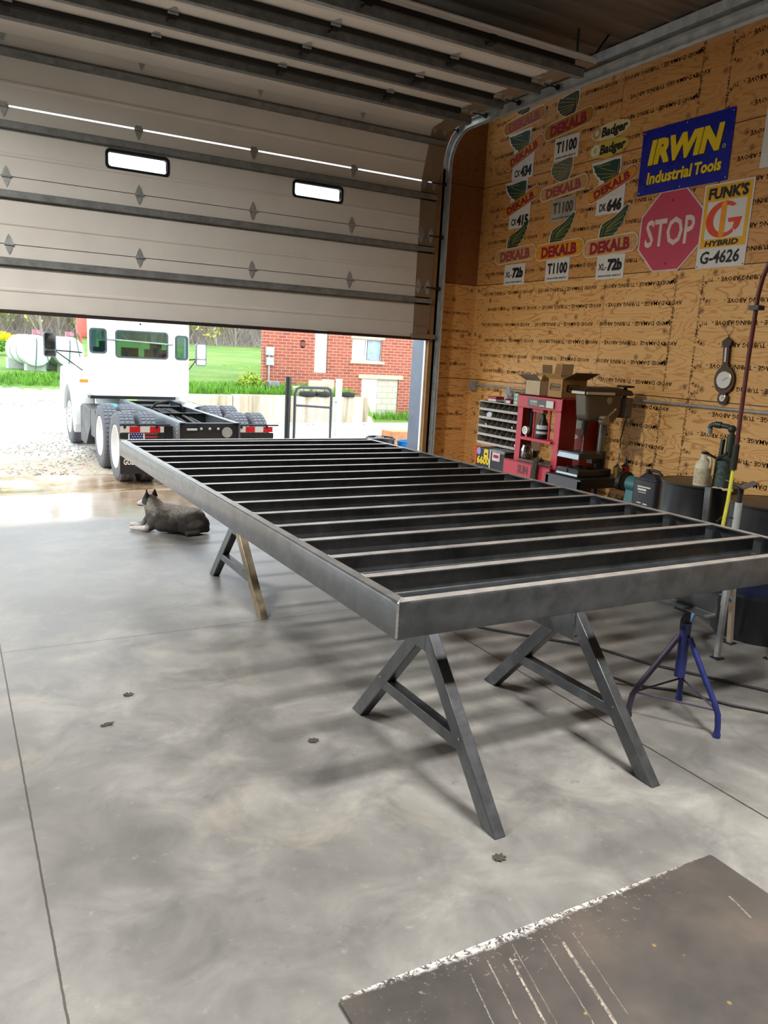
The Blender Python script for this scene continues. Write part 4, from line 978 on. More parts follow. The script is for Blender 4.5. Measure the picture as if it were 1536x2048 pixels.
# red guard panel and posters right of the press
root = thing('red_cabinet', 'narrow deep red wall cabinet between press and drill press', 'cabinet', (6.08, 6.37, .0))
part('cabinet_body', M().box(5.98, 6.232, 6.33, 6.62, .0, 1.28), REDD, root, bev=.004)
part('arrow_mark', M().plate([(-.03, .03), (.03, .0), (-.03, -.03)], [], .002, (5.978, 6.40, .93), -Y, Z), SIGNW, root)
root = thing('parts_poster', 'blue and silver parts card hanging between press and drill press head', 'poster', (5.97, 6.38, 1.0))
part('card', M().box(5.968, 5.976, 6.33, 6.47, 1.02, 1.26), mat('card_blue', srgb(58, 98, 150), .4), root)
part('silver_field', M().box(5.965, 5.968, 6.33, 6.47, 1.02, 1.11), mat('card_silver', srgb(176, 180, 160), .4, .2, .4, 40), root)
m = M().txt('5', .05, .06, (5.9665, 6.43, 1.215), -Y, Z, bold=.03); part('numeral', m, SIGNW, root)

# cardboard boxes on the press
CB = mat('cardboard', srgb(178, 138, 84), .75, 0, .07, 8); CBP = mat('pale_cardboard', srgb(204, 184, 150), .75, 0, .06, 8); CBD = mat('grey_flap', srgb(112, 100, 86), .8)
def carton(lab, x0, x1, y0, y1, z0, z1, c, flaps, cin=None):
    root = thing('cardboard_box', lab, 'box', ((x0+x1)/2, (y0+y1)/2, z0), 'cardboard boxes on the press'); t = .004
    m = M().box(x0, x1, y0, y1, z0, z0+t).box(x0, x0+t, y0, y1, z0, z1).box(x1-t, x1, y0, y1, z0, z1).box(x0, x1, y0, y0+t, z0, z1).box(x0, x1, y1-t, y1, z0, z1)
    part('box_body', m, c, root)
    for pts, ext, cc in flaps: part('flap', M().prism(pts, ext), cc, root)
    return root
z0 = 1.361
b1 = carton('brown cardboard box with black printed logos on the right of the press top', 5.42, 5.74, 6.08, 6.30, z0, z0+.185, CB, [
    ([(5.42, 6.08, z0+.185), (5.74, 6.08, z0+.185), (5.80, 5.97, z0+.255), (5.48, 5.97, z0+.255)], (0, 0, .004), mat('flap_brown', srgb(112, 86, 58), .8)),
    ([(5.42, 6.08, z0+.185), (5.42, 6.30, z0+.185), (5.36, 6.34, z0+.235), (5.40, 6.12, z0+.225)], (0, 0, .004), CB)])
def logo(root, s_o, R, U, k):
    m = M(); m.plate(rrect(-.085*k, .085*k, -.036*k, .036*k, .012*k), [rrect(-.078*k, .078*k, -.029*k, .029*k, .009*k)], .0012, s_o, R, U)
    m.txt('CASTLEN', .14*k, .034*k, s_o, R, U, bold=.05, shear=.15); m.plate([(-.088*k, -.03*k), (-.07*k, .02*k), (-.045*k, .042*k), (-.06*k, .01*k), (-.068*k, -.034*k)], [], .0014, s_o, R, U)
    part('printed_logo', m, INK, root)
logo(b1, V((5.56, 6.0790, z0+.098)), X, Z, 1.0); logo(b1, V((5.4188, 6.19, z0+.105)), -Y, Z, .92)
carton('pale cardboard box with an open grey flap on the left of the press top', 5.42, 5.60, 6.42, 6.66, z0, z0+.15, CBP, [
    ([(5.42, 6.42, z0+.15), (5.42, 6.66, z0+.15), (5.36, 6.72, z0+.20), (5.37, 6.46, z0+.215)], (.003, 0, .004), CBD), ([(5.42, 6.42, z0+.15), (5.60, 6.42, z0+.15), (5.59, 6.40, z0+.22), (5.43, 6.40, z0+.22)], (0, 0, .004), CB)])
carton('taller pale cardboard box standing behind the printed one with raised flaps', 5.60, 5.76, 6.33, 6.62, z0, z0+.22, CBP, [
    ([(5.60, 6.33, z0+.22), (5.76, 6.33, z0+.22), (5.76, 6.32, z0+.335), (5.60, 6.32, z0+.335)], (0, -.004, 0), CBP), ([(5.76, 6.33, z0+.22), (5.76, 6.62, z0+.22), (5.77, 6.60, z0+.34), (5.77, 6.36, z0+.34)], (.004, 0, 0), CB), ([(5.60, 6.62, z0+.22), (5.74, 6.62, z0+.22), (5.74, 6.63, z0+.32), (5.60, 6.63, z0+.32)], (0, .004, 0), CBP)])

# drill press on its stand
root = thing('drill_stand', 'grey steel stand under the drill press', 'stand', (5.6, 5.77, 0))
DST = mat('stand_grey', srgb(92, 94, 98), .45, .3, .12)
part('stand_top', M().box(5.27, 5.95, 5.53, 6.035, .60, .62), DARKM, root, bev=.002)
part('apron_panel', M().box(5.265, 5.272, 5.53, 6.035, .52, .615), DST, root); part('apron_panel', M().box(5.272, 5.95, 5.525, 5.531, .53, .612), DARKM, root)
for xx in (5.285, 5.93):
    for yy in (5.55, 6.01): part('leg', M().box(xx-.02, xx+.02, yy-.02, yy+.02, 0, .6), DST if xx < 5.5 else DARKM, root)
part('front_panel', M().box(5.262, 5.268, 5.70, 5.96, .44, .52), REDD, root); part('panel_label', M().box(5.259, 5.262, 5.86, 5.93, .475, .505), SIGNW, root)
TAUPE = mat('drill_taupe', srgb(96, 86, 72), .4, .1, .1); TAUD = mat('drill_dark', srgb(58, 54, 46), .45, .2, .1); ALU = mat('worn_aluminium', srgb(164, 176, 188), .38, .5, .08)
dy = 5.80; zs = .622
root = thing('drill_press', 'old taupe bench drill press with a long bit in its chuck', 'drill press', (5.6, dy, zs))
part('base', M().prism([(5.33, dy-.16, zs), (5.80, dy-.13, zs), (5.80, dy+.13, zs), (5.33, dy+.16, zs)], (0, 0, .07)), TAUD, root, bev=.01)
part('base_front', M().prism([(5.325, dy-.155, zs+.005), (5.325, dy+.155, zs+.005), (5.34, dy+.14, zs+.072), (5.34, dy-.14, zs+.072)], (.008, 0, 0)), ALU, root, bev=.002)
part('base_slot', M().box(5.318, 5.33, dy-.012, dy+.012, zs+.035, zs+.07), BLACK, root)
part('column', M().cyl((5.73, dy-.02, zs+.05), (5.73, dy-.02, 1.30), .040, n=24), mat('column_steel', srgb(120, 118, 112), .3, .7), root)
part('table', M().prism([(5.33, dy-.155, .80), (5.62, dy-.155, .80), (5.72, dy-.07, .80), (5.72, dy+.05, .80), (5.62, dy+.155, .80), (5.33, dy+.155, .80)], (0, 0, .055)), TAUD, root, bev=.006)
part('table_front', M().prism([(5.322, dy-.155, .795), (5.322, dy+.155, .795), (5.332, dy+.14, .856), (5.332, dy-.14, .856)], (.008, 0, 0)), ALU, root, bev=.002)
part('table_bracket', M().cyl((5.73, dy-.02, .70), (5.73, dy-.02, .86), .06, n=20).box(5.60, 5.73, dy-.05, dy+.03, .74, .80), BLACK, root)
hp = [(5.40, 1.44), (5.40, 1.40), (5.43, 1.20), (5.47, 1.16), (5.80, 1.16), (5.86, 1.22), (5.88, 1.44)]
part('head', M().prism([(a, dy-.10, b) for a, b in hp], (0, .17, 0)), TAUPE, root, bev=.025)
part('belt_cover', M().prism([(5.37, dy-.12, 1.42), (6.02, dy-.11, 1.42), (6.02, dy-.09, 1.47), (5.82, dy-.08, 1.50), (5.44, dy-.08, 1.49), (5.37, dy-.10, 1.455)], (0, .20, 0)), TAUD, root, bev=.015)
part('name_strip', M().box(5.375, 5.74, dy-.1275, dy-.119, 1.425, 1.45).box(5.364, 5.37, dy-.10, dy+.08, 1.425, 1.45), mat('cream_strip', srgb(222, 210, 186), .5), root)
part('emblem', M().cyl((5.70, dy-.106, 1.37), (5.70, dy-.100, 1.37), .035, n=20), mat('emblem_grey', srgb(170, 164, 140), .5), root)
part('motor', M().cyl((5.98, dy-.02, 1.20), (5.98, dy-.02, 1.40), .085, n=24).box(5.87, 5.98, dy-.06, dy+.02, 1.24, 1.36), TAUPE, root)
part('motor_pulley', M().cyl((5.98, dy-.02, 1.50), (5.98, dy-.02, 1.52), .085, n=24).cyl((5.98, dy-.02, 1.40), (5.98, dy-.02, 1.50), .02, n=12), DARKM, root)
part('quill', M().cyl((5.48, dy-.02, 1.08), (5.48, dy-.02, 1.17), .028, n=18).cyl((5.48, dy-.02, 1.02), (5.48, dy-.02, 1.08), .024, .018, 18), DARKM, root)
part('feed_hub', M().cyl((5.62, dy-.17, 1.18), (5.62, dy-.10, 1.18), .042, n=22), mat('hub_cream', srgb(150, 138, 112), .5), root)
part('feed_lever', M().cyl((5.60, dy-.16, 1.19), (5.72, dy-.17, 1.29), .007, n=8).ball((5.72, dy-.17, 1.29), .012), CHROME, root)
part('feed_lever', M().cyl((5.62, dy-.16, 1.165), (5.64, dy-.17, 1.05), .006, n=8).ball((5.64, dy-.17, 1.045), .014), DARKM, root)
part('feed_lever', M().cyl((5.60, dy-.16, 1.185), (5.49, dy-.17, 1.20), .006, n=8).ball((5.49, dy-.17, 1.20), .014), DARKM, root)
dr = M()
N_ = 60
dr.v = []
for j in range(N_):
    z = 1.025-.165*j/(N_-1); a = j*.55
    for sgn in (1, -1):
        for (r_, da) in ((.010, 0), (.0085, .5), (.004, 1.1), (.0085, -.5)): dr.v.append(V((5.48+sgn*r_*math.cos(a+da), dy-.02+sgn*r_*math.sin(a+da), z)))
dr.f = [(j*8+i, j*8+(i+1) % 8, (j+1)*8+(i+1) % 8, (j+1)*8+i) for j in range(N_-1) for i in range(8)]
part('drill_bit', M().add(dr.v, dr.f).cyl((5.48, dy-.02, .86), (5.48, dy-.02, 1.03), .0055, n=8), CHROME, root)
part('motor_cord', M().tube([(5.98, dy-.09, 1.24), (5.90, dy-.14, 1.15), (5.86, dy-.15, 1.0), (5.87, dy-.15, .8), (5.84, dy-.14, .70)], .006, 8), CAB, root)
part('swarf', M().ball((5.42, dy+.06, zs+.075), (.03, .03, .012)).ball((5.46, dy-.03, zs+.075), (.04, .03, .016)).ball((5.52, dy+.04, zs+.075), (.035, .04, .014)).ball((5.56, dy-.05, zs+.075), (.025, .03, .012)), DARKM, root)
BRS = mat('old_brass', srgb(150, 126, 66), .35, .7); 
root = thing('oil_can', 'brass oil can with thin spout at the back of the drill stand', 'oil can', (5.80, 5.60, zs)); part('can_body', M().cyl((5.80, 5.585, zs), (5.80, 5.585, zs+.10), .045, n=20), BRS, root); part('can_top', M().lathe([(.046, .1), (.04, .11), (.012, .135), (.008, .20), (.004, .29)], (5.80, 5.585, zs), n=18), CHROME, root)
root = thing('oil_can', 'dark red oil can beside the brass one on the drill stand', 'oil can', (5.89, 5.60, zs)); part('can_body', M().cyl((5.90, 5.585, zs), (5.90, 5.585, zs+.11), .042, n=20), REDD, root); part('can_top', M().lathe([(.043, .11), (.03, .12), (.02, .13), (.006, .18), (.003, .21)], (5.90, 5.585, zs), n=18), BLACK, root)

# bench grinder and oil jug on a low bench
root = thing('low_bench', 'low dark steel bench carrying grinder and oil jug', 'bench', (5.6, 5.12, 0))
part('bench_top', M().box(5.38, 5.84, 4.66, 5.40, .43, .45), DARKM, root)
for xx in (5.40, 5.82):
    for yy in (4.68, 5.38): part('leg', M().box(xx-.02, xx+.02, yy-.02, yy+.02, 0, .43), DARKM, root)
TEAL = mat('grinder_teal', srgb(62, 118, 122), .4, 0, .1)
root = thing('bench_grinder', 'teal bench grinder with grey stone wheel beside the black oil jug', 'grinder', (5.6, 5.2, .45))
gy, gz_ = 5.13, .635
part('motor', M().cyl((5.58, gy-.06, gz_), (5.58, gy+.08, gz_), .075, n=26), TEAL, root, bev=.01)
part('pedestal', M().prism([(5.50, gy-.05, .451), (5.66, gy-.05, .451), (5.63, gy-.04, gz_-.05), (5.53, gy-.04, gz_-.05)], (0, .11, 0)), TEAL, root)
for s_ in (1, -1):
    yw = gy+.01+s_*.13
    part('wheel', M().cyl((5.58, yw-.0125, gz_), (5.58, yw+.0125, gz_), .085, n=30), mat('grind_stone', srgb(120, 112, 100), .9), root)
    part('guard', M().plate(ell(0, 0, .105, .105, 30, -30, 230)+ell(0, 0, .09, .09, 30, 230, -30), [], .05, (5.58, yw, gz_), X, Z), DARKM, root)
    part('side_cover', M().cyl((5.58, yw+s_*.014, gz_), (5.58, yw+s_*.02, gz_), .07, n=26), DARKM, root)
    part('tool_rest', M().box(5.46, 5.50, yw-.02, yw+.02, gz_-.03, gz_-.02), DARKM, root)
JUG = mat('jug_black', srgb(44, 46, 54), .35, 0, .08)
root = thing('oil_jug', 'black plastic oil jug with moulded handle and white label print', 'jug', (5.55, 4.86, .45))
jx, jy, jz = 5.48, 4.85, .452
part('jug_body', M().plate(rrect(-.1, .1, -.14, .14, .03), [], .27, (jx, jy, jz+.135), X, Y).plate(rrect(-.07, .07, -.11, .11, .03), [], .03, (jx, jy, jz+.265), X, Y), JUG, root, bev=.008)
part('shoulder', M().add([(jx-.07, jy-.11, jz+.278), (jx+.07, jy-.11, jz+.278), (jx+.07, jy+.11, jz+.278), (jx-.07, jy+.11, jz+.278), (jx-.04, jy-.05, jz+.33), (jx+.04, jy-.05, jz+.33), (jx+.04, jy+.07, jz+.33), (jx-.04, jy+.07, jz+.33)], [(0, 3, 2, 1), (4, 5, 6, 7), (0, 1, 5, 4), (1, 2, 6, 5), (2, 3, 7, 6), (3, 0, 4, 7)]), JUG, root, bev=.008)
part('handle', M().tube([(jx, jy+.04, jz+.335), (jx, jy+.02, jz+.36), (jx, jy-.06, jz+.355), (jx, jy-.095, jz+.33), (jx, jy-.095, jz+.28)], .014, 10), JUG, root)
part('cap', M().cyl((jx, jy+.055, jz+.328), (jx, jy+.055, jz+.365), .026, n=20), BLACK, root)
m = M()
for (v, w_, h_, u0) in ((.215, .15, .012, 0), (.19, .10, .018, -.02), (.165, .09, .006, -.015), (.07, .05, .01, -.04), (.065, .05, .012, .03)): m.plate(rrect(u0-w_/2, u0+w_/2, v-h_/2, v+h_/2, .003), [], .001, (jx-.1007, jy, jz), -Y, Z)
part('label_print', m, SIGNW, root)

# ---------------------------------------------------------------- drums
DRUM = mat('drum_black', srgb(26, 27, 30), .33, 0, .12, 4); DRTOP = mat('drum_top', srgb(44, 40, 36), .5, 0, .2, 10); DRBL = mat('drum_blue', srgb(18, 26, 58), .4, 0, .2, 6)
def drum(c, label, blue=None):
    x, y = c; root = thing('oil_drum', label, 'drum', (x, y, 0), 'steel drums by the wall'); r = .292
    prof = [(r-.012, 0), (r, .004), (r, .27), (r+.008, .285), (r+.008, .295), (r, .31), (r, .57), (r+.008, .585), (r+.008, .595), (r, .61), (r, .872), (r+.006, .876), (r+.006, .886), (r-.006, .888)]
    part('shell', M().lathe(prof, (x, y, 0), n=48), DRUM, root)
    part('lid', M().lathe([(r-.008, .862), (r-.008, .868), (.002, .87)], (x, y, 0), n=40), DRTOP, root)
    part('chime', M().lathe([(r+.008, .876), (r+.008, .889), (r-.010, .889), (r-.010, .872)], (x, y, 0), n=48), DRUM, root)
    part('bung', M().cyl((x-.17, y+.09, .868), (x-.17, y+.09, .884), .035, n=18), SIGNW, root)
    if blue: part('painted_band', M().lathe([(r+.0015, blue[0]), (r+.0015, blue[1])], (x, y, 0), n=48), DRBL, root)
    return root
drum((4.94, 3.90), 'black steel drum carrying the cream jug and green pump')
drum((4.70, 3.12), 'black and blue steel drum at the right edge behind the pipe stands', (.31, .58))
ztop = .871
root = thing('chemical_jug', 'dirty cream plastic jug on the black drum', 'jug', (4.80, 3.80, ztop))
CJ = mat('cream_plastic', srgb(204, 196, 172), .5, 0, .15, 14)
jx, jy = 4.80, 3.80
part('jug_body', M().lathe([(.05, 0), (.058, .008), (.058, .16), (.05, .185), (.03, .205), (.026, .215), (.026, .245)], (jx, jy, ztop), n=24), CJ, root)
part('jug_handle', M().tube([(jx, jy-.028, ztop+.225), (jx, jy-.055, ztop+.22), (jx, jy-.062, ztop+.18), (jx, jy-.055, ztop+.15)], .010, 8), CJ, root)
part('cap', M().cyl((jx, jy, ztop+.245), (jx, jy, ztop+.262), .026, n=18), BLACK, root)
part('jug_label', M().lathe([(.0586, .03), (.059, .032), (.059, .14), (.0586, .142)], (jx, jy, ztop), n=24), mat('old_label', srgb(186, 176, 148), .7, 0, .25, 40), root)
root = thing('grease_canister', 'mottled green metal canister behind the cream jug on the drum', 'canister', (4.90, 3.72, ztop))
GRC = mat('mottled_green', srgb(76, 92, 88), .45, .1, .45, 40)
part('canister_body', M().cyl((4.905, 3.715, ztop), (4.905, 3.715, ztop+.20), .058, n=26).lathe([(.058, .2), (.045, .22), (.02, .235)], (4.905, 3.715, ztop), n=26), GRC, root)
part('clamp_handle', M().bar((4.85, 3.74, ztop+.215), (4.80, 3.62, ztop+.275), .012, .02).bar((4.90, 3.78, ztop+.215), (4.86, 3.85, ztop+.255), .012, .014), DARKM, root)
PGR = mat('pump_green', srgb(56, 70, 62), .4, .2, .15)
root = thing('drum_pump', 'dark green hand pump with bent spout standing on the black drum', 'pump', (5.02, 3.82, ztop))
px_, py_ = 5.02, 3.765
part('pump_barrel', M().cyl((px_, py_, ztop), (px_, py_, 1.26), .030, n=20).cyl((px_, py_, ztop), (px_, py_, ztop+.05), .045, n=20), PGR, root)
part('lift_rod', M().bar((px_-.03, py_+.05, ztop+.16), (px_-.03, py_+.045, 1.22), .02, .028), PGR, root)
part('spout', M().tube([(px_, py_, 1.20), (px_, py_, 1.27), (px_-.003, py_+.008, 1.30), (px_-.01, py_+.03, 1.315), (px_-.04, py_+.12, 1.322), (px_-.045, py_+.14, 1.320), (px_-.05, py_+.155, 1.305), (px_-.05, py_+.158, 1.27)], .018, 12), PGR, root)
part('pipe_elbow', M().ball((px_, py_+.005, 1.30), .030, 14, 10), PGR, root); part('pipe_union', M().cyl((px_-.026, py_+.08, 1.32), (px_-.04, py_+.12, 1.322), .025, n=14), PGR, root)
part('nozzle', M().cyl((px_-.05, py_+.158, 1.25), (px_-.05, py_+.158, 1.29), .020, .024, 14), GALV, root)
part('bung_wrench', M().tube([(4.80+.006*q, 3.70-.02*q, ztop+.012+(.004 if q % 2 else 0)) for q in range(8)], .010, 8), mat('coil_tan', srgb(190, 170, 130), .5), None, 'short tan coiled fitting lying on the drum beside the cream jug', 'fitting')
# pipe stands with V heads
def vstand(c, label, h, legc, deg):
    c = V(c); root = thing('roller_stand', label, 'stand', c, 'V-head pipe stands'); a = math.radians(deg)
    part('post', M().cyl(c+Z*.28, c+Z*(h-.10), .022, n=14), GALV, root); part('inner_post', M().cyl(c+Z*(h-.12), c+Z*(h-.012), .015, n=12), DARKM, root); part('lock_handle', M().tube([c+Z*(h-.2)+V((.0, 0, 0)), c+Z*(h-.19)+V((-.06, .05, 0)), c+Z*(h-.23)+V((-.09, .07, 0))], .007, 8), DARKM, root)
    d = V((math.cos(a), math.sin(a), 0)); pr_ = V((-d.y, d.x, 0))
    for s_ in (1, -1):
        p0 = c+Z*(h-.010); p1 = c+d*(s_*.085)+Z*(h+.03)
        part('head_plate', M().bar(p0, p1, .007, .085, pr_), mat('head_steel', srgb(110, 108, 106), .45, .5), root)
    for k, q in enumerate(legc):
        f = V((q[0], q[1], 0)); 
        top = c+(f-c).normalized()*.03+Z*(h-.32)
        part('leg', M().bar(top, f+Z*.008, .028, .028), [mat('tan_leg', srgb(150, 138, 120), .5, .2), mat('light_blue_leg', srgb(104, 140, 176), .45), GALVD][k], root)
        part('foot_plate', M().box(f.x-.03, f.x+.03, f.y-.03, f.y+.03, .0005, .008), DARKM, root)
        part('strut', M().bar(c+Z*.36, c+(f-c)*.62+Z*((h-.32)*.38+.02), .022, .010), mat('light_blue_leg', srgb(104, 140, 176), .45), root)
    return root
vstand((4.18, 3.02, 0), 'V-head pipe stand just right of the black drum, on three legs', 1.035, ((4.33, 3.05), (4.12, 3.24), (4.02, 2.90)), -30)
vstand((4.37, 2.584, 0), 'V-head pipe stand at the right edge of the view, in front of the blue-banded drum', 1.066, ((4.20, 2.50), (4.55, 2.56), (4.33, 2.76)), 150)
root = thing('steel_channel', 'bare steel channel leaning against the black drum beside the yellow hose', 'channel', (4.60, 3.55, 0)); part('channel', M().bar((4.60, 3.54, .001), (4.705, 3.655, .90), .05, .02), STEEL, root)
root = thing('funnel', 'grey funnel lying on the blue-banded drum', 'funnel', (4.60, 2.98, ztop)); part('cone', M().lathe([(.075, 0), (.076, .006), (.02, .06), (.010, .11)], (4.58, 3.0, ztop), n=22), mat('funnel_grey', srgb(128, 124, 112), .5), root); part('rim', M().lathe([(.078, 0), (.080, .004), (.078, .008), (.072, .008)], (4.58, 3.0, ztop), n=22), GALVD, root)
# air line drop and yellow hose
root = thing('air_drop', 'rusty maroon air pipe curving down in front of the wall with a yellow hose below', 'pipe', (4.035, 2.985, .35))
AX, AY = 4.035, 2.985
part('pipe', M().tube([(AX, AY, 1.276), (AX, AY+.005, 1.79), (AX, AY, 2.145), (AX, AY-.014, 2.237), (AX, AY-.046, 2.33), (AX, AY-.10, 2.42), (AX, AY-.2, 2.53), (AX, AY-.37, 2.67), (AX, AY-.57, 3.0), (AX, AY-.65, 3.46), (AX, AY-.65, 4.92)], .0125, 10), mat('maroon_pipe', srgb(84, 38, 36), .45, .2, .2, 14), root)
part('coupler', M().cyl((AX, AY, 1.147), (AX, AY, 1.295), .0185, n=14).cyl((AX, AY, 1.147), (AX, AY, 1.185), .0205, n=6), DARKM, root)
part('clamp', M().box(AX-.028, AX+.028, AY-.032, AY+.032, 2.06, 2.085), BLACK, root)
part('hose', M().tube([(AX, AY, 1.155), (AX, AY+.005, .96), (AX-.005, AY+.018, .73), (AX-.01, AY+.028, .56)], .0106, 10), mat('hose_yellow', srgb(196, 194, 66), .5, 0, .12, 20), root)
part('hose_nozzle', M().cyl((AX-.01, AY+.028, .47), (AX-.01, AY+.028, .57), .010, .014, 12), GALV, root)

# ================================================================== DOG
def dog():
    mb = []
    def limb(a, b, ra, rb, n=8):
        a, b = V(a), V(b)
        for i in range(n+1): t = i/n; mb.append((a.lerp(b, t), ra+(rb-ra)*t))
    hd = V((-.40, .917, 0)); hp = V((.917, .40, 0))
    limb((1.92, 6.93, .12), (1.74, 7.04, .135), .122, .130, 8)          # trunk resting on the floor
    limb((1.74, 7.04, .135), (1.64, 7.11, .155), .128, .112, 6)
    limb((1.92, 6.93, .10), (1.98, 6.90, .085), .105, .085, 4)          # rump
    limb((1.64, 7.11, .17), (1.595, 7.14, .245), .105, .080, 6); limb((1.88, 6.90, .085), (1.66, 7.02, .085), .088, .080, 8)         # neck
    sk = V((1.585, 7.145, .272)); limb(sk, sk+hd*.03, .069, .062, 3)    # skull
    limb(sk+hd*.05-Z*.012, sk+hd*.17-Z*.048, .046, .026, 8)            # muzzle
    limb((1.62, 7.04, .13), (1.545, 7.07, .036), .070, .040, 6)         # near shoulder and elbow
    limb((1.545, 7.07, .034), (1.44, 7.15, .026), .033, .023, 6); limb((1.44, 7.15, .024), (1.415, 7.17, .021), .025, .021, 3)
    limb((1.60, 7.20, .11), (1.55, 7.26, .034), .055, .034, 6); limb((1.55, 7.26, .032), (1.45, 7.33, .024), .030, .022, 6)
    limb((1.93, 6.88, .085), (1.84, 6.87, .070), .095, .075, 5)         # near thigh folded
    limb((1.84, 6.86, .05), (1.93, 6.82, .028), .045, .028, 5); limb((1.93, 6.82, .026), (1.83, 6.80, .022), .026, .020, 4)
    limb((2.0, 6.90, .06), (2.03, 6.885, .04), .040, .034, 3)           # bobbed tail
    bm_ = bmesh.new()
    for p, r in mb:
        p.z = max(p.z, r*.97+.004)
        bmesh.ops.create_icosphere(bm_, subdivisions=2, radius=r, matrix=Matrix.Translation(p))
    me = bpy.data.meshes.new('tmp'); bm_.to_mesh(me); bm_.free()
    o = bpy.data.objects.new('tmp', me); COL.objects.link(o)
    md = o.modifiers.new('r', 'REMESH'); md.mode = 'VOXEL'; md.voxel_size = .0085
    sm = o.modifiers.new('s', 'SMOOTH'); sm.iterations = 7; sm.factor = .5
    dg = bpy.context.evaluated_depsgraph_get(); me2 = bpy.data.meshes.new_from_object(o.evaluated_get(dg))
    m = M().raw(me2, Matrix()); bpy.data.objects.remove(o); bpy.data.meshes.remove(me2)
    return m
DOGL = 'grey speckled cattle dog lying on the floor near the doorway, looking out'
root = thing('dog', DOGL, 'dog', (1.75, 7.0, 0))
bm_m = dog()
DM = m_attr('dog_fur')
bod = part('body', bm_m, DM, root, smooth=True, ang=180)
ca = bod.data.color_attributes.new('Col', 'FLOAT_COLOR', 'POINT')
from mathutils import noise as mnoise
for i, v in enumerate(bm_m.v):
    n = mnoise.noise(v*26); n2 = mnoise.noise(v*80)
    back = V((.235, .22, .205))*(1+.5*n2); dark = V((.05, .046, .043)); pale = V((.46, .42, .37))*(1+.3*n2); wht = V((.78, .74, .70))
    t = min(1, max(0, (v.z-.09)/.12+.4*n)); c = dark.lerp(back, t)
    if v.x < 1.80 and v.z > .15: k = min(1, max(0, (1.82-v.x)*6))*min(1, max(0, (v.z-.15)*12+n)); c = c.lerp(pale, k*.8)
    sm = lambda a, b, t_: min(1, max(0, (t_-a)/(b-a)))
    c = c.lerp(dark, .85*sm(1.72, 1.66, v.x+.03*n)*sm(7.16, 7.10, v.y)*sm(.22, .17, v.z+.03*n))
    c = c.lerp(wht, .9*sm(1.545, 1.49, v.x+.03*n)*sm(.10, .06, v.z))
    hx_ = (v-V((1.585, 7.145, .272))).dot(V((-.40, .917, 0))); hy_ = (v-V((1.585, 7.145, .272))).dot(V((.917, .40, 0)))
    if v.z > .2 and (hx_ > -.03 and v.z > .225):
        c = pale.lerp(back, min(1, max(0, .5+.6*n)))
        if hx_ > .05: c = wht.lerp(back, max(0, .4*n))
        if abs(hy_) > .018 and -.04 < hx_ < .075 and v.z > .25: c = dark.lerp(back, max(0, n*.5))
    if v.x > 2.0: c = dark
    ca.data[i].color = (max(0, c.x), max(0, c.y), max(0, c.z), 1)
FUR = mat('dog_ear_fur', srgb(40, 36, 36), .9)
sk = V((1.585, 7.145, .272)); hd = V((-.40, .917, 0)); hp = V((.917, .40, 0))
for k in (-1, 1):
    b0 = sk+hp*(k*.038)+Z*.040; q = [b0+hd*.024-hp*.026, b0+hd*.024+hp*.026, b0-hd*.024+hp*.028, b0-hd*.024-hp*.028, b0+hp*(k*.012)+Z*.070-hd*.006, b0+hp*(k*.002)+Z*.070-hd*.002]
    part('ear', M().add(q, [(0, 3, 2, 1), (0, 1, 4, 5), (1, 2, 4), (2, 3, 5, 4), (3, 0, 5)]), FUR, root, bev=.003)
part('nose', M().ball(sk+hd*.19-Z*.046, (.012, .012, .010)), INK, root)
for k in (-1, 1): part('eye', M().ball(sk+hd*.068+hp*(k*.034)+Z*.012, .0065), INK, root)

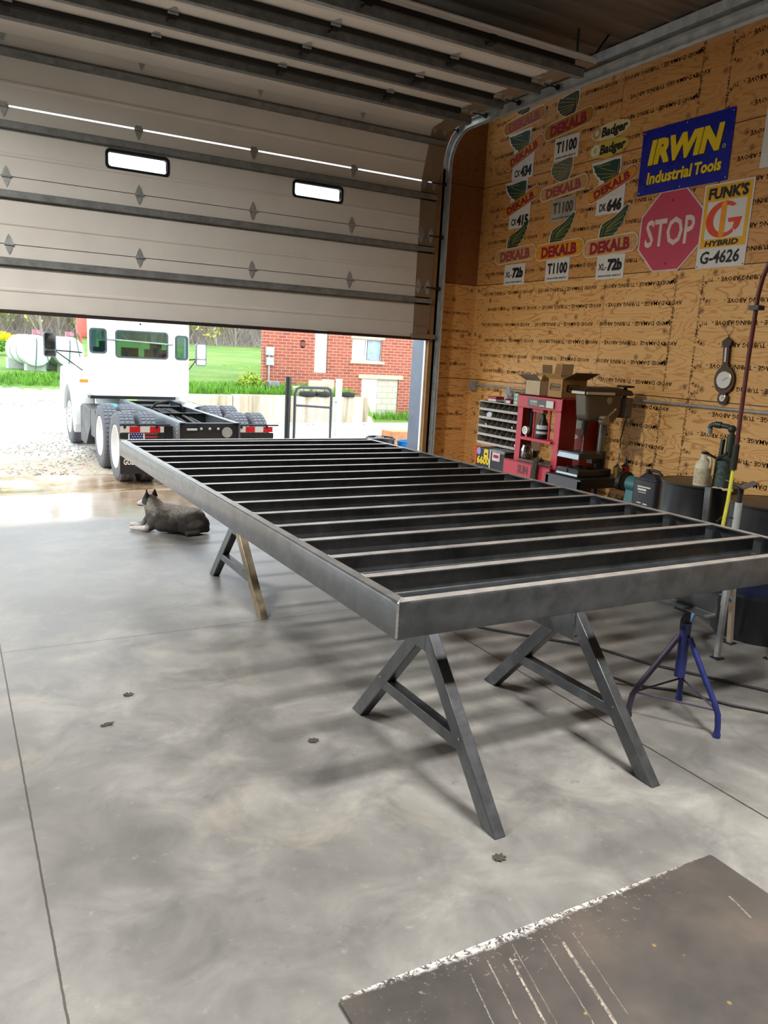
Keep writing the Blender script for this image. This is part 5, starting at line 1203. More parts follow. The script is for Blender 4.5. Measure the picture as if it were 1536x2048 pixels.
# ================================================================== OUTSIDE: TRUCK
TG = -.30
TX = 3.17
DRK = mat('chassis_black', srgb(40, 42, 46), .4, .2, .15); RAILM = mat('frame_rail_grey', srgb(112, 118, 124), .4, .3, .1)
CABW = mat('cab_white', srgb(242, 244, 244), .25, 0, .01)
truck = thing('semi_truck', 'white bare-chassis semi truck backed up to the doorway', 'truck', (TX, 12.2, TG))
def tyre_mesh(x0, x1, y, r=.495):
    zc = TG+r+.003; w_ = x1-x0; m = M()
    prof = [(.30, .02), (.33, -.002), (.42, -.004), (r-.03, .0), (r-.006, .02), (r, .04), (r, w_-.04), (r-.006, w_-.02), (r-.03, w_), (.42, w_+.004), (.33, w_+.002), (.30, w_-.02), (.30, .02)]
    return m.lathe(prof, (x0, y, zc), (1, 0, 0), 48, False), zc
def wheel(x0, x1, y, side, parent, steer=False):
    m, zc = tyre_mesh(x0, x1, y); r = .495
    t = part('tyre', m, TIRE, parent, smooth=True)
    w_ = x1-x0; tb = M()
    for k in range(44):
        a = 2*PI*k/44; c, s_ = math.cos(a), math.sin(a); d = V((0, c, s_)); tn = V((0, -s_, c))
        for (u0, u1) in ((.018, .07), (.085, w_-.085), (w_-.07, w_-.018)):
            o = V((x0, y, zc)); q = []
            for rr in (r-.004, r+.008):
                for (uu, tt) in ((u0, -.025), (u1, -.025), (u1, .025), (u0, .025)): q.append(o+X*uu+d*rr+tn*tt)
            tb.add(q, [(0, 3, 2, 1), (4, 5, 6, 7), (0, 1, 5, 4), (1, 2, 6, 5), (2, 3, 7, 6), (3, 0, 4, 7)])
    part('tread_blocks', tb, TREAD, t, smooth=False)
    xo = x0 if side < 0 else x1; ax = V((-1, 0, 0)) if side < 0 else V((1, 0, 0))
    o = V((xo, y, zc))-ax*.03
    rim = M().lathe([(.31, -.12), (.31, .03), (.295, .035), (.285, .02), (.28, -.03), (.22, -.10 if not steer else -.01), (.12, -.10 if not steer else .04), (.11, -.02 if not steer else .06), (.0, .0 if not steer else .08)], o, ax, 36)
    part('wheel_rim', rim, WHITE if not steer else CHROME, t)
    if steer:
        for k in range(10): a = 2*PI*k/10; p = o+V((0, math.cos(a), math.sin(a)))*.165; part('lug_nut', M().cyl(p, p+ax*.07, .016, .012, 8), CHROME, t)
for ya in (11.60, 12.90):
    for (x0, x1, sd) in ((2.08, 2.30, -1), (2.37, 2.59, -1), (3.75, 3.97, 1), (4.04, 4.26, 1)): wheel(x0, x1, ya, sd, truck)
    part('axle', M().cyl((2.32, ya, TG+.498), (4.02, ya, TG+.498), .07, n=14).ball((TX, ya, TG+.498), (.2, .22, .2)), DRK, truck)
for (x0, x1, sd) in ((2.06, 2.31, -1), (3.80, 4.05, 1)): wheel(x0, x1, 16.15, sd, truck, True)
part('axle', M().bar((2.3, 16.15, TG+.45), (3.82, 16.15, TG+.45), .12, .1), DRK, truck)
RZ = .645
for xr, inw in ((2.74, 1), (3.60, -1)):
    part('frame_rail', chan((xr, 10.6, 0), (xr, 17.4, 0), (inw, 0, 0), .27, .085, .01, RZ), RAILM, truck)
for y in (10.64, 12.25, 13.5, 14.6): part('crossmember', chan((2.755, y, 0), (3.585, y, 0), (0, -1 if y > 10.7 else 1, 0), .22, .07, .01, RZ-.012), DRK, truck)
hl = M()
for k in range(4): hl.cyl((2.735, 10.72, RZ-.05-.055*k), (2.742, 10.72, RZ-.05-.055*k), .018, n=10)
hl.cyl((3.42, 10.628, RZ-.14), (3.42, 10.66, RZ-.14), .075, n=20); hl.cyl((2.85, 10.62, RZ-.1), (2.99, 10.62, RZ-.1), .016, n=10)
for k in range(3): hl.ball((3.05+.12*k, 10.625, RZ-.09), .02)
part('frame_fitting', hl, GALV, truck)
part('spring_hanger', M().box(2.60, 2.735, 12.15, 12.35, .10, .55).box(3.605, 3.74, 12.15, 12.35, .1, .55).box(2.62, 2.735, 10.95, 11.1, .3, .56).box(3.605, 3.72, 10.95, 11.1, .3, .56), DRK, truck)
m = M()
for i in range(5): m.tube([(2.85+.12*i, 11.0, .50), (2.9+.1*i, 12.0, .56+.03*(i % 2)), (2.95+.08*i, 13.2, .60), (2.9+.1*i, 14.6, .55)], .018, 6)
m.tube([(2.9, 13.2, .55), (3.0, 13.1, .70), (3.2, 13.05, .75), (3.4, 13.1, .70), (3.5, 13.2, .55)], .022, 8)
part('air_lines', m, CAB, truck)
part('air_tank', M().cyl((2.9, 14.0, .50), (3.45, 14.0, .50), .12, n=18), DRK, truck)
# mud flaps with reflective hangers
for s_, (xa, xb) in ((-1, (2.02, 2.70)), (1, (3.66, 4.30))):
    y = 10.93
    part('flap_hanger', M().box(xa, xb, y-.01, y+.01, .565, .585).box(xa+.05, xa+.08, y-.02, y, .53, .585).box(xb-.2, xb-.17, y-.02, y, .53, .585), DRK, truck)
    fl = part('mud_flap', M().plate(rrect(-(xb-xa)/2, (xb-xa)/2-.08, -.66, -.10, .015), [], .012, ((xa+xb)/2, y, .565), X, Z), RUB, truck)
    part('reflector_band', M().box(xa+.01, xb-.09, y-.012, y-.0062, .475, .555), SIGNW, fl)
    rb = M()
    for q in (.13, .40): rb.box(xa+q, xa+q+.14, y-.0135, y-.0118, .475, .555)
    part('red_reflector', rb, mat('reflector_red', srgb(206, 24, 34), .4), fl)
    if s_ < 0:
        fb = part('flag_patch', M().plate(rrect(-.11, .11, -.16, 0, .03), [], .003, (2.24, y-.008, .47), X, Z), SIGNW, fl)
        part('flag_field', M().box(2.15, 2.33, y-.0118, y-.0092, .36, .468), mat('flag_blue', srgb(34, 44, 116), .5), fb)
        stq = M()
        for i in range(5):
            for j in range(3): stq.plate([((.011 if k % 2 == 0 else .005)*math.cos(PI/2+k*PI/5), (.011 if k % 2 == 0 else .005)*math.sin(PI/2+k*PI/5)) for k in range(10)], [], .001, (2.17+.035*i+(.017 if j % 2 else 0), y-.0122, .385+.033*j), X, Z)
        part('flag_stars', stq, SIGNW, fb)
        part('flag_stripes', M().box(2.34, 2.52, y-.009, y-.0063, .40, .425).box(2.34, 2.52, y-.009, y-.0063, .445, .468), mat('stripe_red', srgb(150, 60, 62), .6), fl)
        lt = M(); lt.txt('GUEL', .17, .085, (2.15, y-.0075, .072), X, Z, bold=.03); part('lettering', lt, SIGNW, fl)
# cab: rear wall, sides, roof, floor, windscreen opening
CY0, CY1, CZ0, CZ1 = 14.80, 15.50, .70, 2.32
CX0, CX1 = 2.215, 4.00
cabm = M()
cxm = (CX0+CX1)/2
L0 = lambda x0, x1, z0, z1, r=.05: rrect(x0, x1, z0, z1, r)
rear_w = [(2.26, 2.52, 1.46, 1.86), (2.70, 3.60, 1.40, 1.85), (3.76, 3.97, 1.40, 1.81)]
cabm.plate(rrect(CX0, CX1, CZ0, CZ1, .10), [L0(*w_) for w_ in rear_w], .03, (0, CY0, 0), X, Z)
FXL, FXR = CX0+.15, CX1-.10          # the cab narrows towards the bonnet
SIDES = []
for xa, xb in ((CX0+.015, FXL+.015), (CX1-.015, FXR-.015)):
    d_ = V((xb-xa, CY1-CY0, 0)); L_ = d_.length; SIDES.append((V((xa, CY0, 0)), d_.normalized(), L_))
    cabm.plate(rrect(0, L_, CZ0, CZ1, .06), [L0(.18, L_-.10, 1.42, 2.05)], .03, (xa, CY0, 0), d_.normalized(), Z)
cabm.plate(rrect(FXL, FXR, CZ0, CZ1, .10), [L0(FXL+.1, FXR-.1, 1.40, 2.12)], .03, (0, CY1, 0), X, Z)
for z_ in (CZ0, CZ1-.03): cabm.prism([(CX0, CY0, z_), (CX1, CY0, z_), (FXR, CY1, z_), (FXL, CY1, z_)], (0, 0, .03))
cab = part('cab', cabm, CABW, truck)
for w_ in rear_w:
    wf_ = part('window_gasket', M().plate(L0(w_[0]-.018, w_[1]+.018, w_[2]-.018, w_[3]+.018, .06), [L0(w_[0]+.008, w_[1]-.008, w_[2]+.008, w_[3]-.008)], .045, (0, CY0, 0), X, Z), mat('gasket', srgb(70, 86, 88), .6), cab)
    part('pane', M().plate(L0(*w_), [], .006, (0, CY0, 0), X, Z), GLASSG, cab)
gl = M()
for o_, d_, L_ in SIDES: gl.plate(L0(.18, L_-.10, 1.42, 2.05), [], .006, o_, d_, Z)
gl.plate(L0(FXL+.1, FXR-.1, 1.40, 2.12), [], .006, (0, CY1, 0), X, Z); part('side_glass', gl, GLASSG, cab)
part('grab_bar', M().cyl((2.57, CY0-.03, 1.695), (3.68, CY0-.03, 1.655), .012, n=10).box(2.55, 2.60, CY0-.04, CY0-.015, 1.68, 1.71).box(3.65, 3.70, CY0-.04, CY0-.015, 1.64, 1.67), GALV, cab)
seat = M()
for xx in (2.55, 3.45): seat.box(xx-.2, xx+.2, 15.0, 15.1, 1.0, 1.55).box(xx-.1, xx+.1, 15.01, 15.09, 1.55, 1.66)
seat.box(2.9, 3.2, 15.35, 15.45, 1.1, 1.56)
part('seat', seat, mat('seat_grey', srgb(86, 90, 92), .8), cab)
part('cab_sill', M().box(CX0+.03, CX1-.25, CY0-.02, CY0+.3, CZ0-.055, CZ0-.002), DRK, cab)
part('light_stud', M().cyl((3.12, CY0-.03, 1.99), (3.12, CY0, 1.99), .015, n=10), DARKM, cab)
# hood and wings
hm = M()
hp_ = [(15.52, 1.36), (15.52, .80), (17.9, .55), (17.95, 1.15), (17.7, 1.28)]
hm.prism([(2.36, a, b) for a, b in hp_], (1.44, 0, 0)); part('hood', hm, CABW, truck, bev=.04)
for x0, x1 in ((2.02, 2.38), (3.78, 4.08)):
    wp = M(); zc = TG+.5
    arc = [(16.15+.66*math.cos(math.radians(a)), zc+.62*math.sin(math.radians(a))) for a in range(175, -1, -12)]
    arc2 = [(17.2, zc+.55), (17.0, zc+.92), (16.2, zc+.99), (15.5, zc+.94), (15.20, zc+.55), (15.12, zc-.05), (15.3, zc-.22), (15.49, zc+.05)]
    part('wing', wp.prism([(x0, a, b) for a, b in arc+arc2], (x1-x0, 0, 0)), CABW, truck, bev=.03)
mk = M().plate(rrect(-.085, .085, -.03, .03, .028), [], .07, (2.195, 15.13, .935), X, Z); part('marker_light', mk, mat('marker_amber', srgb(240, 140, 50), .3), truck)
part('cab_step', M().prism([(2.10, 15.0, -.12), (2.10, 14.4, -.12), (2.10, 13.9, .25), (2.10, 13.9, .52), (2.10, 14.75, .56), (2.10, 15.0, .5)], (.5, 0, 0)), DRK, truck, bev=.01)
part('fuel_tank', M().cyl((3.95, 13.7, .33), (3.95, 15.0, .33), .30, n=28), CHROME, truck)
part('blue_rag', M().ball((2.35, 13.55, .60), (.2, .1, .06)).ball((2.48, 13.55, .58), (.1, .08, .05)), mat('rag_blue', srgb(70, 170, 214), .8), truck, 'bright blue cloth on the chassis')
part('battery_box', M().box(2.1, 2.62, 13.4, 13.85, .1, .54), DRK, truck)
for s_, xm, x_in in ((-1, 1.67, CX0), (1, 4.33, CX1)):
    ym = 15.45 if s_ < 0 else 15.15; z0_, z1_ = (1.33, 1.765) if s_ < 0 else (1.28, 1.705)
    mr = part('mirror_housing', M().plate(rrect(xm-.105, xm+.105, z0_, z1_, .045), [], .06, (0, ym, 0), X, Z), mat('mirror_shell', srgb(110, 122, 130), .35, .3), truck)
    part('mirror_glass', M().plate(rrect(xm-.085, xm+.085, z0_+.13, z1_-.02, .03), [], .004, (0, ym-.033, 0), X, Z).plate(rrect(xm-.085, xm+.085, z0_+.02, z0_+.115, .02), [], .004, (0, ym-.033, 0), X, Z), CHROME, mr)
    part('mirror_arm', M().cyl((xm-s_*.09, ym, z0_+.12), (x_in, ym, z0_+.10), .012, n=8).cyl((xm-s_*.09, ym, z0_+.11), (x_in, ym, z0_-.22), .010, n=8), DARKM, truck)

# ================================================================== OUTSIDE: HOUSE, WALL, GATE, TANKS
HY = 23.5; HG = -.42
house = thing('brick_house', 'red brick outbuilding with boarded basement door behind the gate', 'house', (14, 26, HG))
HX0, HX1, HZ1 = 8.69, 20.5, 3.3
hol = [rrect(11.76, 12.88, 1.42, 2.12, .004), rrect(14.10, 15.22, 1.42, 2.14, .004), rrect(12.17, 13.60, HG+.002, .845, .004), rrect(10.42, 10.88, .98, 3.0, .004), ell(10.0, 1.86, .09, .13, 20)]
m = M().plate([(HX0, HG-.2), (HX1, HG-.2), (HX1, HZ1), (HX0, HZ1)], hol, .22, (0, HY+.11, 0), X, Z)
SK = 3.9
for xa in (HX0+.05, HX1-.27): m.prism([(xa, HY+.22, HG-.2), (xa+.22, HY+.22, HG-.2), (xa+.22+SK, HY+7, HG-.2), (xa+SK, HY+7, HG-.2)], (0, 0, HZ1-HG+.2))
m.box(HX0+SK, HX1+SK, HY+7, HY+7.2, HG-.2, HZ1)
part('brick_wall', m, BRICK, house, smooth=False)
part('roof', M().prism([(HX0-.4, HY-.5, HZ1), (HX0+1.6, HY+3.6, HZ1+.9), (HX0+SK-.2, HY+7.7, HZ1)], (HX1-HX0+.8, 0, 0)), mat('roof_grey', srgb(96, 92, 90), .8), house)
LIM = mat('limestone', srgb(198, 186, 162), .8, 0, .12, 6); BWT = mat('board_white', srgb(232, 230, 224), .6, 0, .1, 6)
for (x0, x1) in ((11.76, 12.88), (14.10, 15.22)):
    wn = part('window', M().plate(rrect(x0, x1, 1.42, 2.13, .004), [rrect(x0+.04, (x0+x1)/2-.03, 1.46+.10, 2.09, .004), rrect((x0+x1)/2+.03, x1-.04, 1.46, 2.09, .004)], .06, (0, HY+.09, 0), X, Z), BWT, house)
    part('pane', M().box(x0+.02, (x0+x1)/2-.01, HY+.10, HY+.106, 1.45, 2.1), GLASSD, wn); part('pane', M().box((x0+x1)/2+.01, x1-.02, HY+.06, HY+.10, 1.45, 2.1), mat('pale_curtain', srgb(150, 170, 186), .5, 0, .25, 8), wn)
    part('sill', M().box(x0-.06, x1+.10, HY-.05, HY+.1, 1.33, 1.418), LIM, house); part('lintel', M().box(x0-.06, x1+.10, HY-.02, HY+.1, 2.13, 2.22), LIM, house)
part('curtain_wall', M().box(11.7, 15.3, HY+.5, HY+.55, 1.2, 2.4), DARKM, house)
part('boarded_slot', M().box(10.43, 10.87, HY+.06, HY+.12, .98, 3.05), mat('peeling_white', srgb(222, 220, 210), .7, 0, .3, 14), house)
part('door', M().box(12.18, 12.78, HY+.04, HY+.09, HG+.002, .84), BWT, house)
BLK = NT('concrete_block')
_x, _y, _z = BLK.xyz(BLK.pos())
_b = BLK.n('ShaderNodeTexBrick', {'Vector': BLK.n('ShaderNodeCombineXYZ', {0: _x, 1: _z, 2: 0.0}).outputs[0], 'Color1': (*srgb(206, 202, 186), 1), 'Color2': (*srgb(190, 184, 166), 1), 'Mortar': (*srgb(160, 156, 144), 1), 'Scale': 1.0, 'Mortar Size': .008, 'Brick Width': .40, 'Row Height': .2})
BLK.set('Base Color', _b.outputs[0]); BLK.set('Roughness', .9)
part('block_infill', M().box(12.79, 13.59, HY+.05, HY+.15, HG+.002, .84), BLK.m, house)
part('door_lintel', M().box(12.03, 13.74, HY-.03, HY+.1, .845, .985), LIM, house)
part('vent', M().cyl((10.0, HY-.01, 1.86), (10.0, HY+.1, 1.86), .085, n=18), mat('rust_vent', srgb(120, 70, 58), .7), house)
part('meter_box', M().box(8.74, 8.99, HY-.14, HY, 1.46, 1.72).box(8.76, 9.0, HY-.12, HY, 1.16, 1.40), GALV, house); part('meter_pipe', M().cyl((8.86, HY-.05, .5), (8.86, HY-.05, 1.18), .03, n=10).cyl((8.86, HY-.05, 1.40), (8.86, HY-.05, 1.47), .03, n=10), GALV, house)
rw = NT('stained_concrete'); _p = rw.pos(); _q = rw.noise(rw.scale(_p, (4, 4, .35)), 1.2, 5, .6)
rw.set('Base Color', rw.ramp(_q, [(.3, srgb(136, 122, 98)), (.5, srgb(184, 172, 150)), (.7, srgb(206, 200, 186))])); rw.set('Roughness', .9)
m = M()
for i, x in enumerate((5.2, 6.9, 8.6, 10.2)): m.box(x, (6.88, 8.58, 10.18, 11.12)[i], 20.95, 21.2, -.42, .36+.02*(i % 2))
m.box(10.9, 11.14, 21.2, 23.3, -.45, .34)
part('retaining_wall', m, rw.m, None, 'stained concrete retaining wall holding back the grass beside the house', 'wall', bev=.015)
for (x, y, r_, lab) in ((9.15, 21.05, .24, 'left of the old tires lying on the retaining wall'), (9.65, 21.07, .24, 'middle old tire lying on the retaining wall'), (10.45, 21.05, .22, 'right old tire lying on the retaining wall end')):
    part('old_tire', M().lathe([(r_*.55, 0), (r_*.9, 0), (r_, .03), (r_, .09), (r_*.9, .12), (r_*.55, .12), (r_*.6, .06), (r_*.55, 0.001)], (x, y, .382), n=22), RUB, None, lab, 'tire')
part('stone_rubble', M().box(9.55, 10.0, 21.5, 21.9, .3, .80).box(10.0, 10.3, 21.6, 21.9, .3, .84).box(9.0, 9.6, 21.6, 21.9, .3, .62).rot(6, 'Z', (9.7, 21.6, 0)), LIM, None, 'pale stone slabs stacked behind the retaining wall', 'stones', bev=.03)
part('cooler_unit', M().box(8.42, 8.75, 22.2, 22.5, .38, .72), GALVD, None, 'small grey utility unit at the corner of the brick house', 'unit', bev=.02)
# gate between two posts
gy0 = 14.6
GZ = -.33
for (x, lab, mm) in ((5.93, 'black round gate post on the left of the tube gate', BLACK), (7.04, 'pale square gate post on the right of the tube gate', mat('post_pale', srgb(206, 206, 200), .5))):
    part('gate_post', M().cyl((x, gy0, GZ-.1), (x, gy0, 1.16), .055, n=18) if mm is BLACK else M().box(x-.05, x+.05, gy0-.05, gy0+.05, GZ-.1, 1.15), mm, None, lab, 'post')
root = thing('tube_gate', 'grey round-cornered tube gate with wire mesh between two posts', 'gate', (6.45, gy0, GZ))
GP = mat('gate_paint', srgb(66, 70, 76), .4, .3)
a0, a1 = 6.08, 6.88
part('gate_frame', M().tube([(a0, gy0, GZ+.08), (a0, gy0, .82), (a0+.03, gy0, .92), (a0+.10, gy0, .955), (a1-.10, gy0, .955), (a1-.03, gy0, .92), (a1, gy0, .82), (a1, gy0, GZ+.08), (a0+.02, gy0, GZ+.08)], .028, 12), GP, root)
part('mid_rail', M().cyl((a0, gy0, .60), (a1, gy0, .56), .022, n=12), GP, root)
m = M()
for k in range(1, 18): m.cyl((a0+(a1-a0)*k/18, gy0, GZ+.09), (a0+(a1-a0)*k/18, gy0, .57), .003, n=5)
for k in range(1, 10): m.cyl((a0, gy0, GZ+.09+.09*k), (a1, gy0, GZ+.09+.09*k), .003, n=5)
part('wire_mesh', m, GALV, root)
part('hinge', M().cyl((a1+.01, gy0, .68), (a1+.11, gy0, .68), .014, n=8).cyl((a0-.1, gy0, .2), (a0, gy0, .2), .012, n=8), GALV, root)
# barrels just outside the jamb
root = thing('black_tub', 'black open tub of scrap outside the right jamb', 'tub', (5.7, 10.35, -.2))
part('tub_body', M().lathe([(.19, -.2), (.21, .43), (.222, .44), (.222, .47), (.2, .47), (.195, .40), (.01, .38)], (5.70, 10.3, 0), n=30), BLACK, root)
m = M()
for i in range(14): a = i*2.4; m.ball((5.70+.13*math.cos(a)*(i/14), 10.3+.15*math.sin(a)*(i/14), .42+.01*(i % 4)), (.06, .05, .03), 7, 5)
part('scrap', m, mat('scrap_mix', srgb(120, 110, 104), .7, .2, .6, 20), root)
root = thing('blue_bucket', 'bright blue bucket outside the right jamb', 'bucket', (6.08, 10.2, -.2)); part('bucket_body', M().lathe([(.12, -.2), (.145, .40), (.155, .41), (.155, .425), (.14, .425), (.135, .36), (.01, .35)], (6.10, 10.2, 0), n=28), mat('bucket_blue', srgb(20, 128, 206), .4), root)
part('handle', M().tube([(6.10+.15*math.cos(t*PI/8), 10.2-.02, .41-.05*math.sin(t*PI/8)) for t in range(9)], .004, 6), GALV, root)
part('orange_crate', M().box(6.15, 6.6, 10.75, 11.1, -.28, .50), mat('crate_orange', srgb(206, 140, 92), .7, 0, .3, 12), None, 'faded orange crate behind the blue bucket', 'crate', bev=.01)
# fuel tanks
TKW = mat('tank_white', srgb(226, 232, 234), .4, 0, .05, 3)
for (x, y, r_, ln, lab) in ((3.20, 34.0, .60, 1.8, 'left white fuel tank on a saddle in the grass'), (4.46, 34.3, .59, 1.8, 'right white fuel tank partly behind the truck mirror')):
    zc = 1.09; root = thing('fuel_tank', lab, 'tank', (x, y+.5, .27), 'white fuel tanks'); dx = -.26
    part('tank_shell', M().lathe([(.01, -.06), (r_*.7, -.03), (r_, .03), (r_, ln-.03), (r_*.7, ln+.03), (.01, ln+.06)], (x, y, zc), (dx, 1, 0), 40), TKW, root)
    ax_ = V((dx, 1, 0)).normalized()
    b_ = M()
    for q in (.5, 1.2): b_.lathe([(r_+.004, 0), (r_+.012, .01), (r_+.012, .04), (r_+.004, .05)], V((x, y, zc))+ax_*q, (dx, 1, 0), 40)
    part('strap', b_, GALVD, root)
    part('saddle', M().prism([(x-.35, y+.3, .1), (x+.35, y+.3, .1), (x+.35, y+.3, .75), (x+.2, y+.3, .60), (x-.2, y+.3, .60), (x-.35, y+.3, .75)], (-.1, .18, 0)).prism([(x-.95, y+1.3, .2), (x-.25, y+1.3, .2), (x-.25, y+1.3, .75), (x-.45, y+1.3, .62), (x-.75, y+1.3, .62), (x-.95, y+1.3, .75)], (-.08, .18, 0)), mat('saddle_grey', srgb(186, 188, 188), .7), root)
    part('pump_head', M().box(x-.12, x+.18, y+.15, y+.4, zc+r_, zc+r_+.2).cyl((x+.1, y+.1, zc+r_+.1), (x+.1, y+.45, zc+r_+.1), .09, n=14), mat('pump_maroon', srgb(176, 120, 130), .5, 0, .3, 9), root)
    part('hose', M().tube([(x, y+.1, zc+r_+.05), (x, y-.1, zc+.3), (x-.03, y-.1, zc-.2), (x-.08, y-.12, zc-.75)], .018, 6).tube([(x+.25, y+.1, zc+r_+.02), (x+.3, y-.1, zc+.1), (x+.4, y-.12, zc-.4), (x+.3, y-.12, zc-.72)], .018, 6), mat('hose_green', srgb(70, 96, 96), .6), root)
root = thing('red_hopper', 'faded red hopper tank on legs beyond the fuel tanks', 'tank', (5.5, 35, .4))
part('hopper', M().lathe([(.1, 1.66), (.3, 1.72), (.42, 1.95), (.42, 3.0), (.3, 3.1)], (5.22, 35, 0), n=26), mat('faded_red', srgb(206, 110, 98), .6), root)
for (ax, ay) in ((-.3, -.25), (.3, -.25), (-.3, .25), (.3, .25)): part('leg', M().bar((5.22+ax, 35+ay, .3), (5.22+ax*.8, 35+ay*.8, 1.95), .06, .06), mat('faded_red', srgb(206, 110, 98), .6), root)

# ================================================================== OUTSIDE: PLANTS
GRS = mat('grass_blade', srgb(104, 156, 46), .8, 0, .35, 3); 
def tufts(spots, h, n):
    m = M()
    for (x, y, z) in spots:
        for k in range(n):
            a = random.uniform(0, 2*PI); l = h*random.uniform(.5, 1.1); d = V((math.cos(a), math.sin(a), 0)); p = V((x, y, z))+d*random.uniform(0, .08); s_ = d.cross(Z)*.009
            q = p+d*l*.25+Z*l*.6; e = p+d*l*.55+Z*l*.95
            m.add([p-s_, p+s_, q+s_*.7, q-s_*.7, e], [(0, 1, 2, 3), (3, 2, 4)])
    return m
for (n_, x0, x1, y0, y1, lab) in ((700, 5.0, 11.0, 21.32, 23.2, 'long green grass growing behind the retaining wall'), (500, -1, 5.5, 30, 32.6, 'long green grass in front of the white fuel tanks'), (160, 11.6, 15.5, 21.8, 23.3, 'short green grass at the foot of the brick house')):
    sp = []
    for i in range(n_):
        x = random.uniform(x0, x1); y = random.uniform(y0, y1); sp.append((x, y, gz(x, y)-.01))
    part('tall_grass', tufts(sp, .30, 9), GRS, None, lab, 'grass', kind='stuff', smooth=False)
st = M()
for i in range(2600):
    t = random.random()
    if t < .5: x, y = random.uniform(.5, 3.2), random.uniform(12.3, 18)
    elif t < .75: x, y = random.uniform(-1, 4.5), random.uniform(24, 29)
    else: x, y = random.uniform(4.6, 11), random.uniform(14.5, 20.6)
    r_ = random.uniform(.012, .035)*(1.7 if y > 20 else 1); z = gz(x, y)+r_*.3
    a = random.uniform(0, PI); c_, s_ = math.cos(a)*r_, math.sin(a)*r_
    st.add([(x+c_, y+s_, z), (x-s_*.7, y+c_*.7, z), (x-c_, y-s_, z), (x+s_*.8, y-c_*.8, z), (x, y, z+r_*.7), (x, y, z-r_*.6)], [(0, 1, 4), (1, 2, 4), (2, 3, 4), (3, 0, 4), (1, 0, 5), (2, 1, 5), (3, 2, 5), (0, 3, 5)])
part('gravel', st, mat('loose_stone', srgb(186, 178, 166), .85, 0, .3, 2), None, 'loose pale gravel over the yard and drive', 'gravel', kind='stuff', smooth=False)
def leafball(m, c, r, n, s0):
    for i in range(n):
        d = V((random.gauss(0, 1), random.gauss(0, 1), random.gauss(0, 1))).normalized(); p = V(c)+V((d.x*r[0], d.y*r[1], d.z*r[2]))*random.uniform(.55, 1.05)
        a = V((random.gauss(0, 1), random.gauss(0, 1), random.gauss(0, 1))).normalized(); b = a.cross(d).normalized(); a = a*s0; b = b*s0*.6
        m.add([p-a, p+b, p+a, p-b], [(0, 1, 2, 3)])
    return m
root = thing('forsythia_bush', 'bright yellow flowering bush at the left edge behind the fuel tanks', 'bush', (2.0, 45, .6))
part('blossom', leafball(leafball(M(), (1.7, 45, 1.55), (1.0, .8, .32), 900, .06), (2.7, 45.3, 1.50), (.6, .6, .28), 400, .06), mat('blossom_yellow', srgb(248, 220, 24), .8), root, smooth=False)
part('stems', leafball(M(), (2.1, 45, 1.05), (1.3, .8, .35), 900, .07), mat('bush_green', srgb(96, 150, 50), .8), root, smooth=False)
root = thing('shrub', 'rounded yellow-green shrub by the house corner', 'bush', (8.2, 23, .4)); part('foliage', leafball(M(), (7.95, 22.6, .62), (.42, .35, .3), 700, .05), mat('shrub_green', srgb(140, 164, 52), .8), root, smooth=False); part('twig', M().cyl((7.95, 22.6, .35), (7.95, 22.6, .6), .03, n=6), WOOD, root)
part('marker_stake', M().cyl((4.85, 19.5, -.4), (4.85, 19.5, .75), .02, n=8), BWT, None, 'thin pale stake standing beside the truck mirror', 'stake')
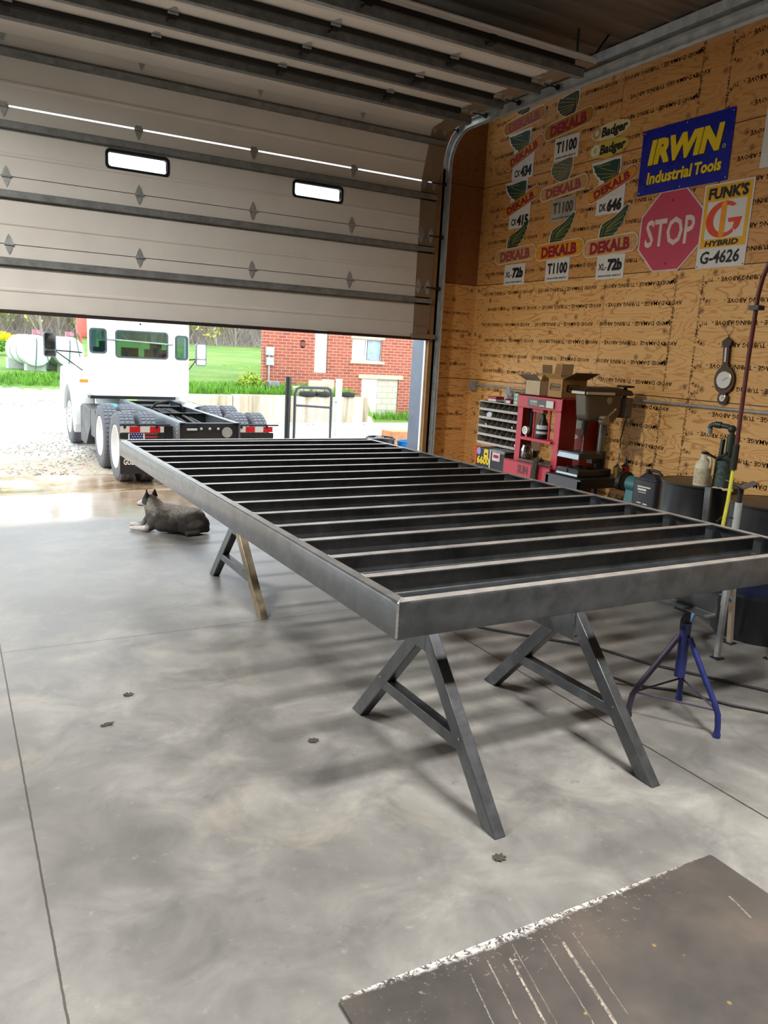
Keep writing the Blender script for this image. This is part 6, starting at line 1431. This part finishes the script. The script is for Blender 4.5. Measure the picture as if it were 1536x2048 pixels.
# leafless wood at the far side of the field
BARK = mat('grey_bark', srgb(158, 150, 144), .9, 0, .2, 1.5); BARK2 = mat('brown_bark', srgb(146, 136, 128), .9, 0, .2, 1.5)  # grey bark paled to carry the distance haze
LEAFY = mat('spring_leaf', srgb(196, 186, 84), .8, 0, .2, 1); LEAFG = mat('spring_leaf_green', srgb(150, 168, 92), .8, 0, .2, 1)
def tree_mesh(h):
    m = M(); lv = M()
    def grow(p, d, l, r, dep):
        q = p+d*l; m.tube([p, p+d*l*.5+V((random.uniform(-.05, .05)*l, random.uniform(-.05, .05)*l, 0)), q], [r, r*.85, r*.65], 5)
        if dep == 0:
            for k in range(5): lv.v.append(q+V((random.gauss(0, .5), random.gauss(0, .5), random.gauss(0, .5))))
            return
        for k in range(3 if dep > 1 else 4):
            nd = (d+V((random.gauss(0, .45), random.gauss(0, .45), random.uniform(-.05, .35)))).normalized(); grow(p+d*l*random.uniform(.45, 1), nd, l*random.uniform(.5, .72), r*.55, dep-1)
    grow(V((0, 0, 0)), V((random.uniform(-.12, .12), 0, 1)).normalized(), h*.34, h*.012, 4)
    for q in range(3): grow(V((0, 0, h*.05*q)), V((random.gauss(0, .6), random.gauss(0, .6), .8)).normalized(), h*.16, h*.004, 2)
    l2 = M()
    for p in lv.v[::2]:
        a = V((random.gauss(0, 1), random.gauss(0, 1), random.gauss(0, 1))).normalized()*.24; b = a.cross(V((random.gauss(0, 1), random.gauss(0, 1), random.gauss(0, 1)))).normalized()*.12
        l2.add([p-a, p+b, p+a, p-b], [(0, 1, 2, 3)])
    return m, l2
protos = []
TL = 'tall leafless tree of the grey wood beyond the field'
for k in range(6):
    wm, lm = tree_mesh(random.uniform(10, 14)); t = thing('bare_tree', TL, 'tree', (0, 0, 0), 'leafless trees beyond the field')
    part('trunk', wm, BARK if k % 2 else BARK2, t, smooth=False)
    if k in (1, 3, 4): part('foliage', lm, LEAFY if k != 4 else LEAFG, t, smooth=False); 
    if k in (1, 3, 4): t['label'] = 'tree with sparse yellow-green spring leaves in the wood beyond the field'; t['group'] = 'budding trees beyond the field'
    protos.append(t)
used = set(); cnt = 0
for row, (yy, n_, x0, x1) in enumerate(((80, 32, -2, 48), (86, 34, -3, 53), (93, 32, -4, 58), (101, 30, -5, 62), (110, 26, -5, 66))):
    for i in range(n_):
        x = x0+(x1-x0)*(i+random.uniform(.1, .9))/n_; y = yy+random.uniform(-2.5, 2.5); k = (i*5+row*3+random.randint(0, 1)) % 6
        if k in used: t = copy_tree(protos[k])
        else: t = protos[k]; used.add(k)
        t.location = (x, y, gz(x, y)-.1); t.rotation_euler = (0, 0, random.uniform(0, 6.28)); s_ = random.uniform(.8, 1.2); t.scale = (s_, s_, s_)
for k in range(6):
    if k not in used: protos[k].location = (20+k, 120, 1.7)
ub = M()
for i in range(11000):
    x = random.uniform(-6, 70); y = random.uniform(79, 118); z = gz(x, y); h_ = random.uniform(.8, 4.0) if i % 3 == 0 else random.uniform(.5, 1.6); w_ = random.uniform(.012, .05); a = random.gauss(0, .9)
    ub.add([(x-w_, y, z), (x+w_, y, z), (x+a+w_*.4, y+.1, z+h_), (x+a-w_*.4, y+.1, z+h_)], [(0, 1, 2, 3)])
part('undergrowth', ub, mat('brush_grey', srgb(156, 147, 139), .9, 0, .3, .5), None, 'grey brush and saplings between the trees beyond the field', 'brush', kind='stuff', smooth=False)
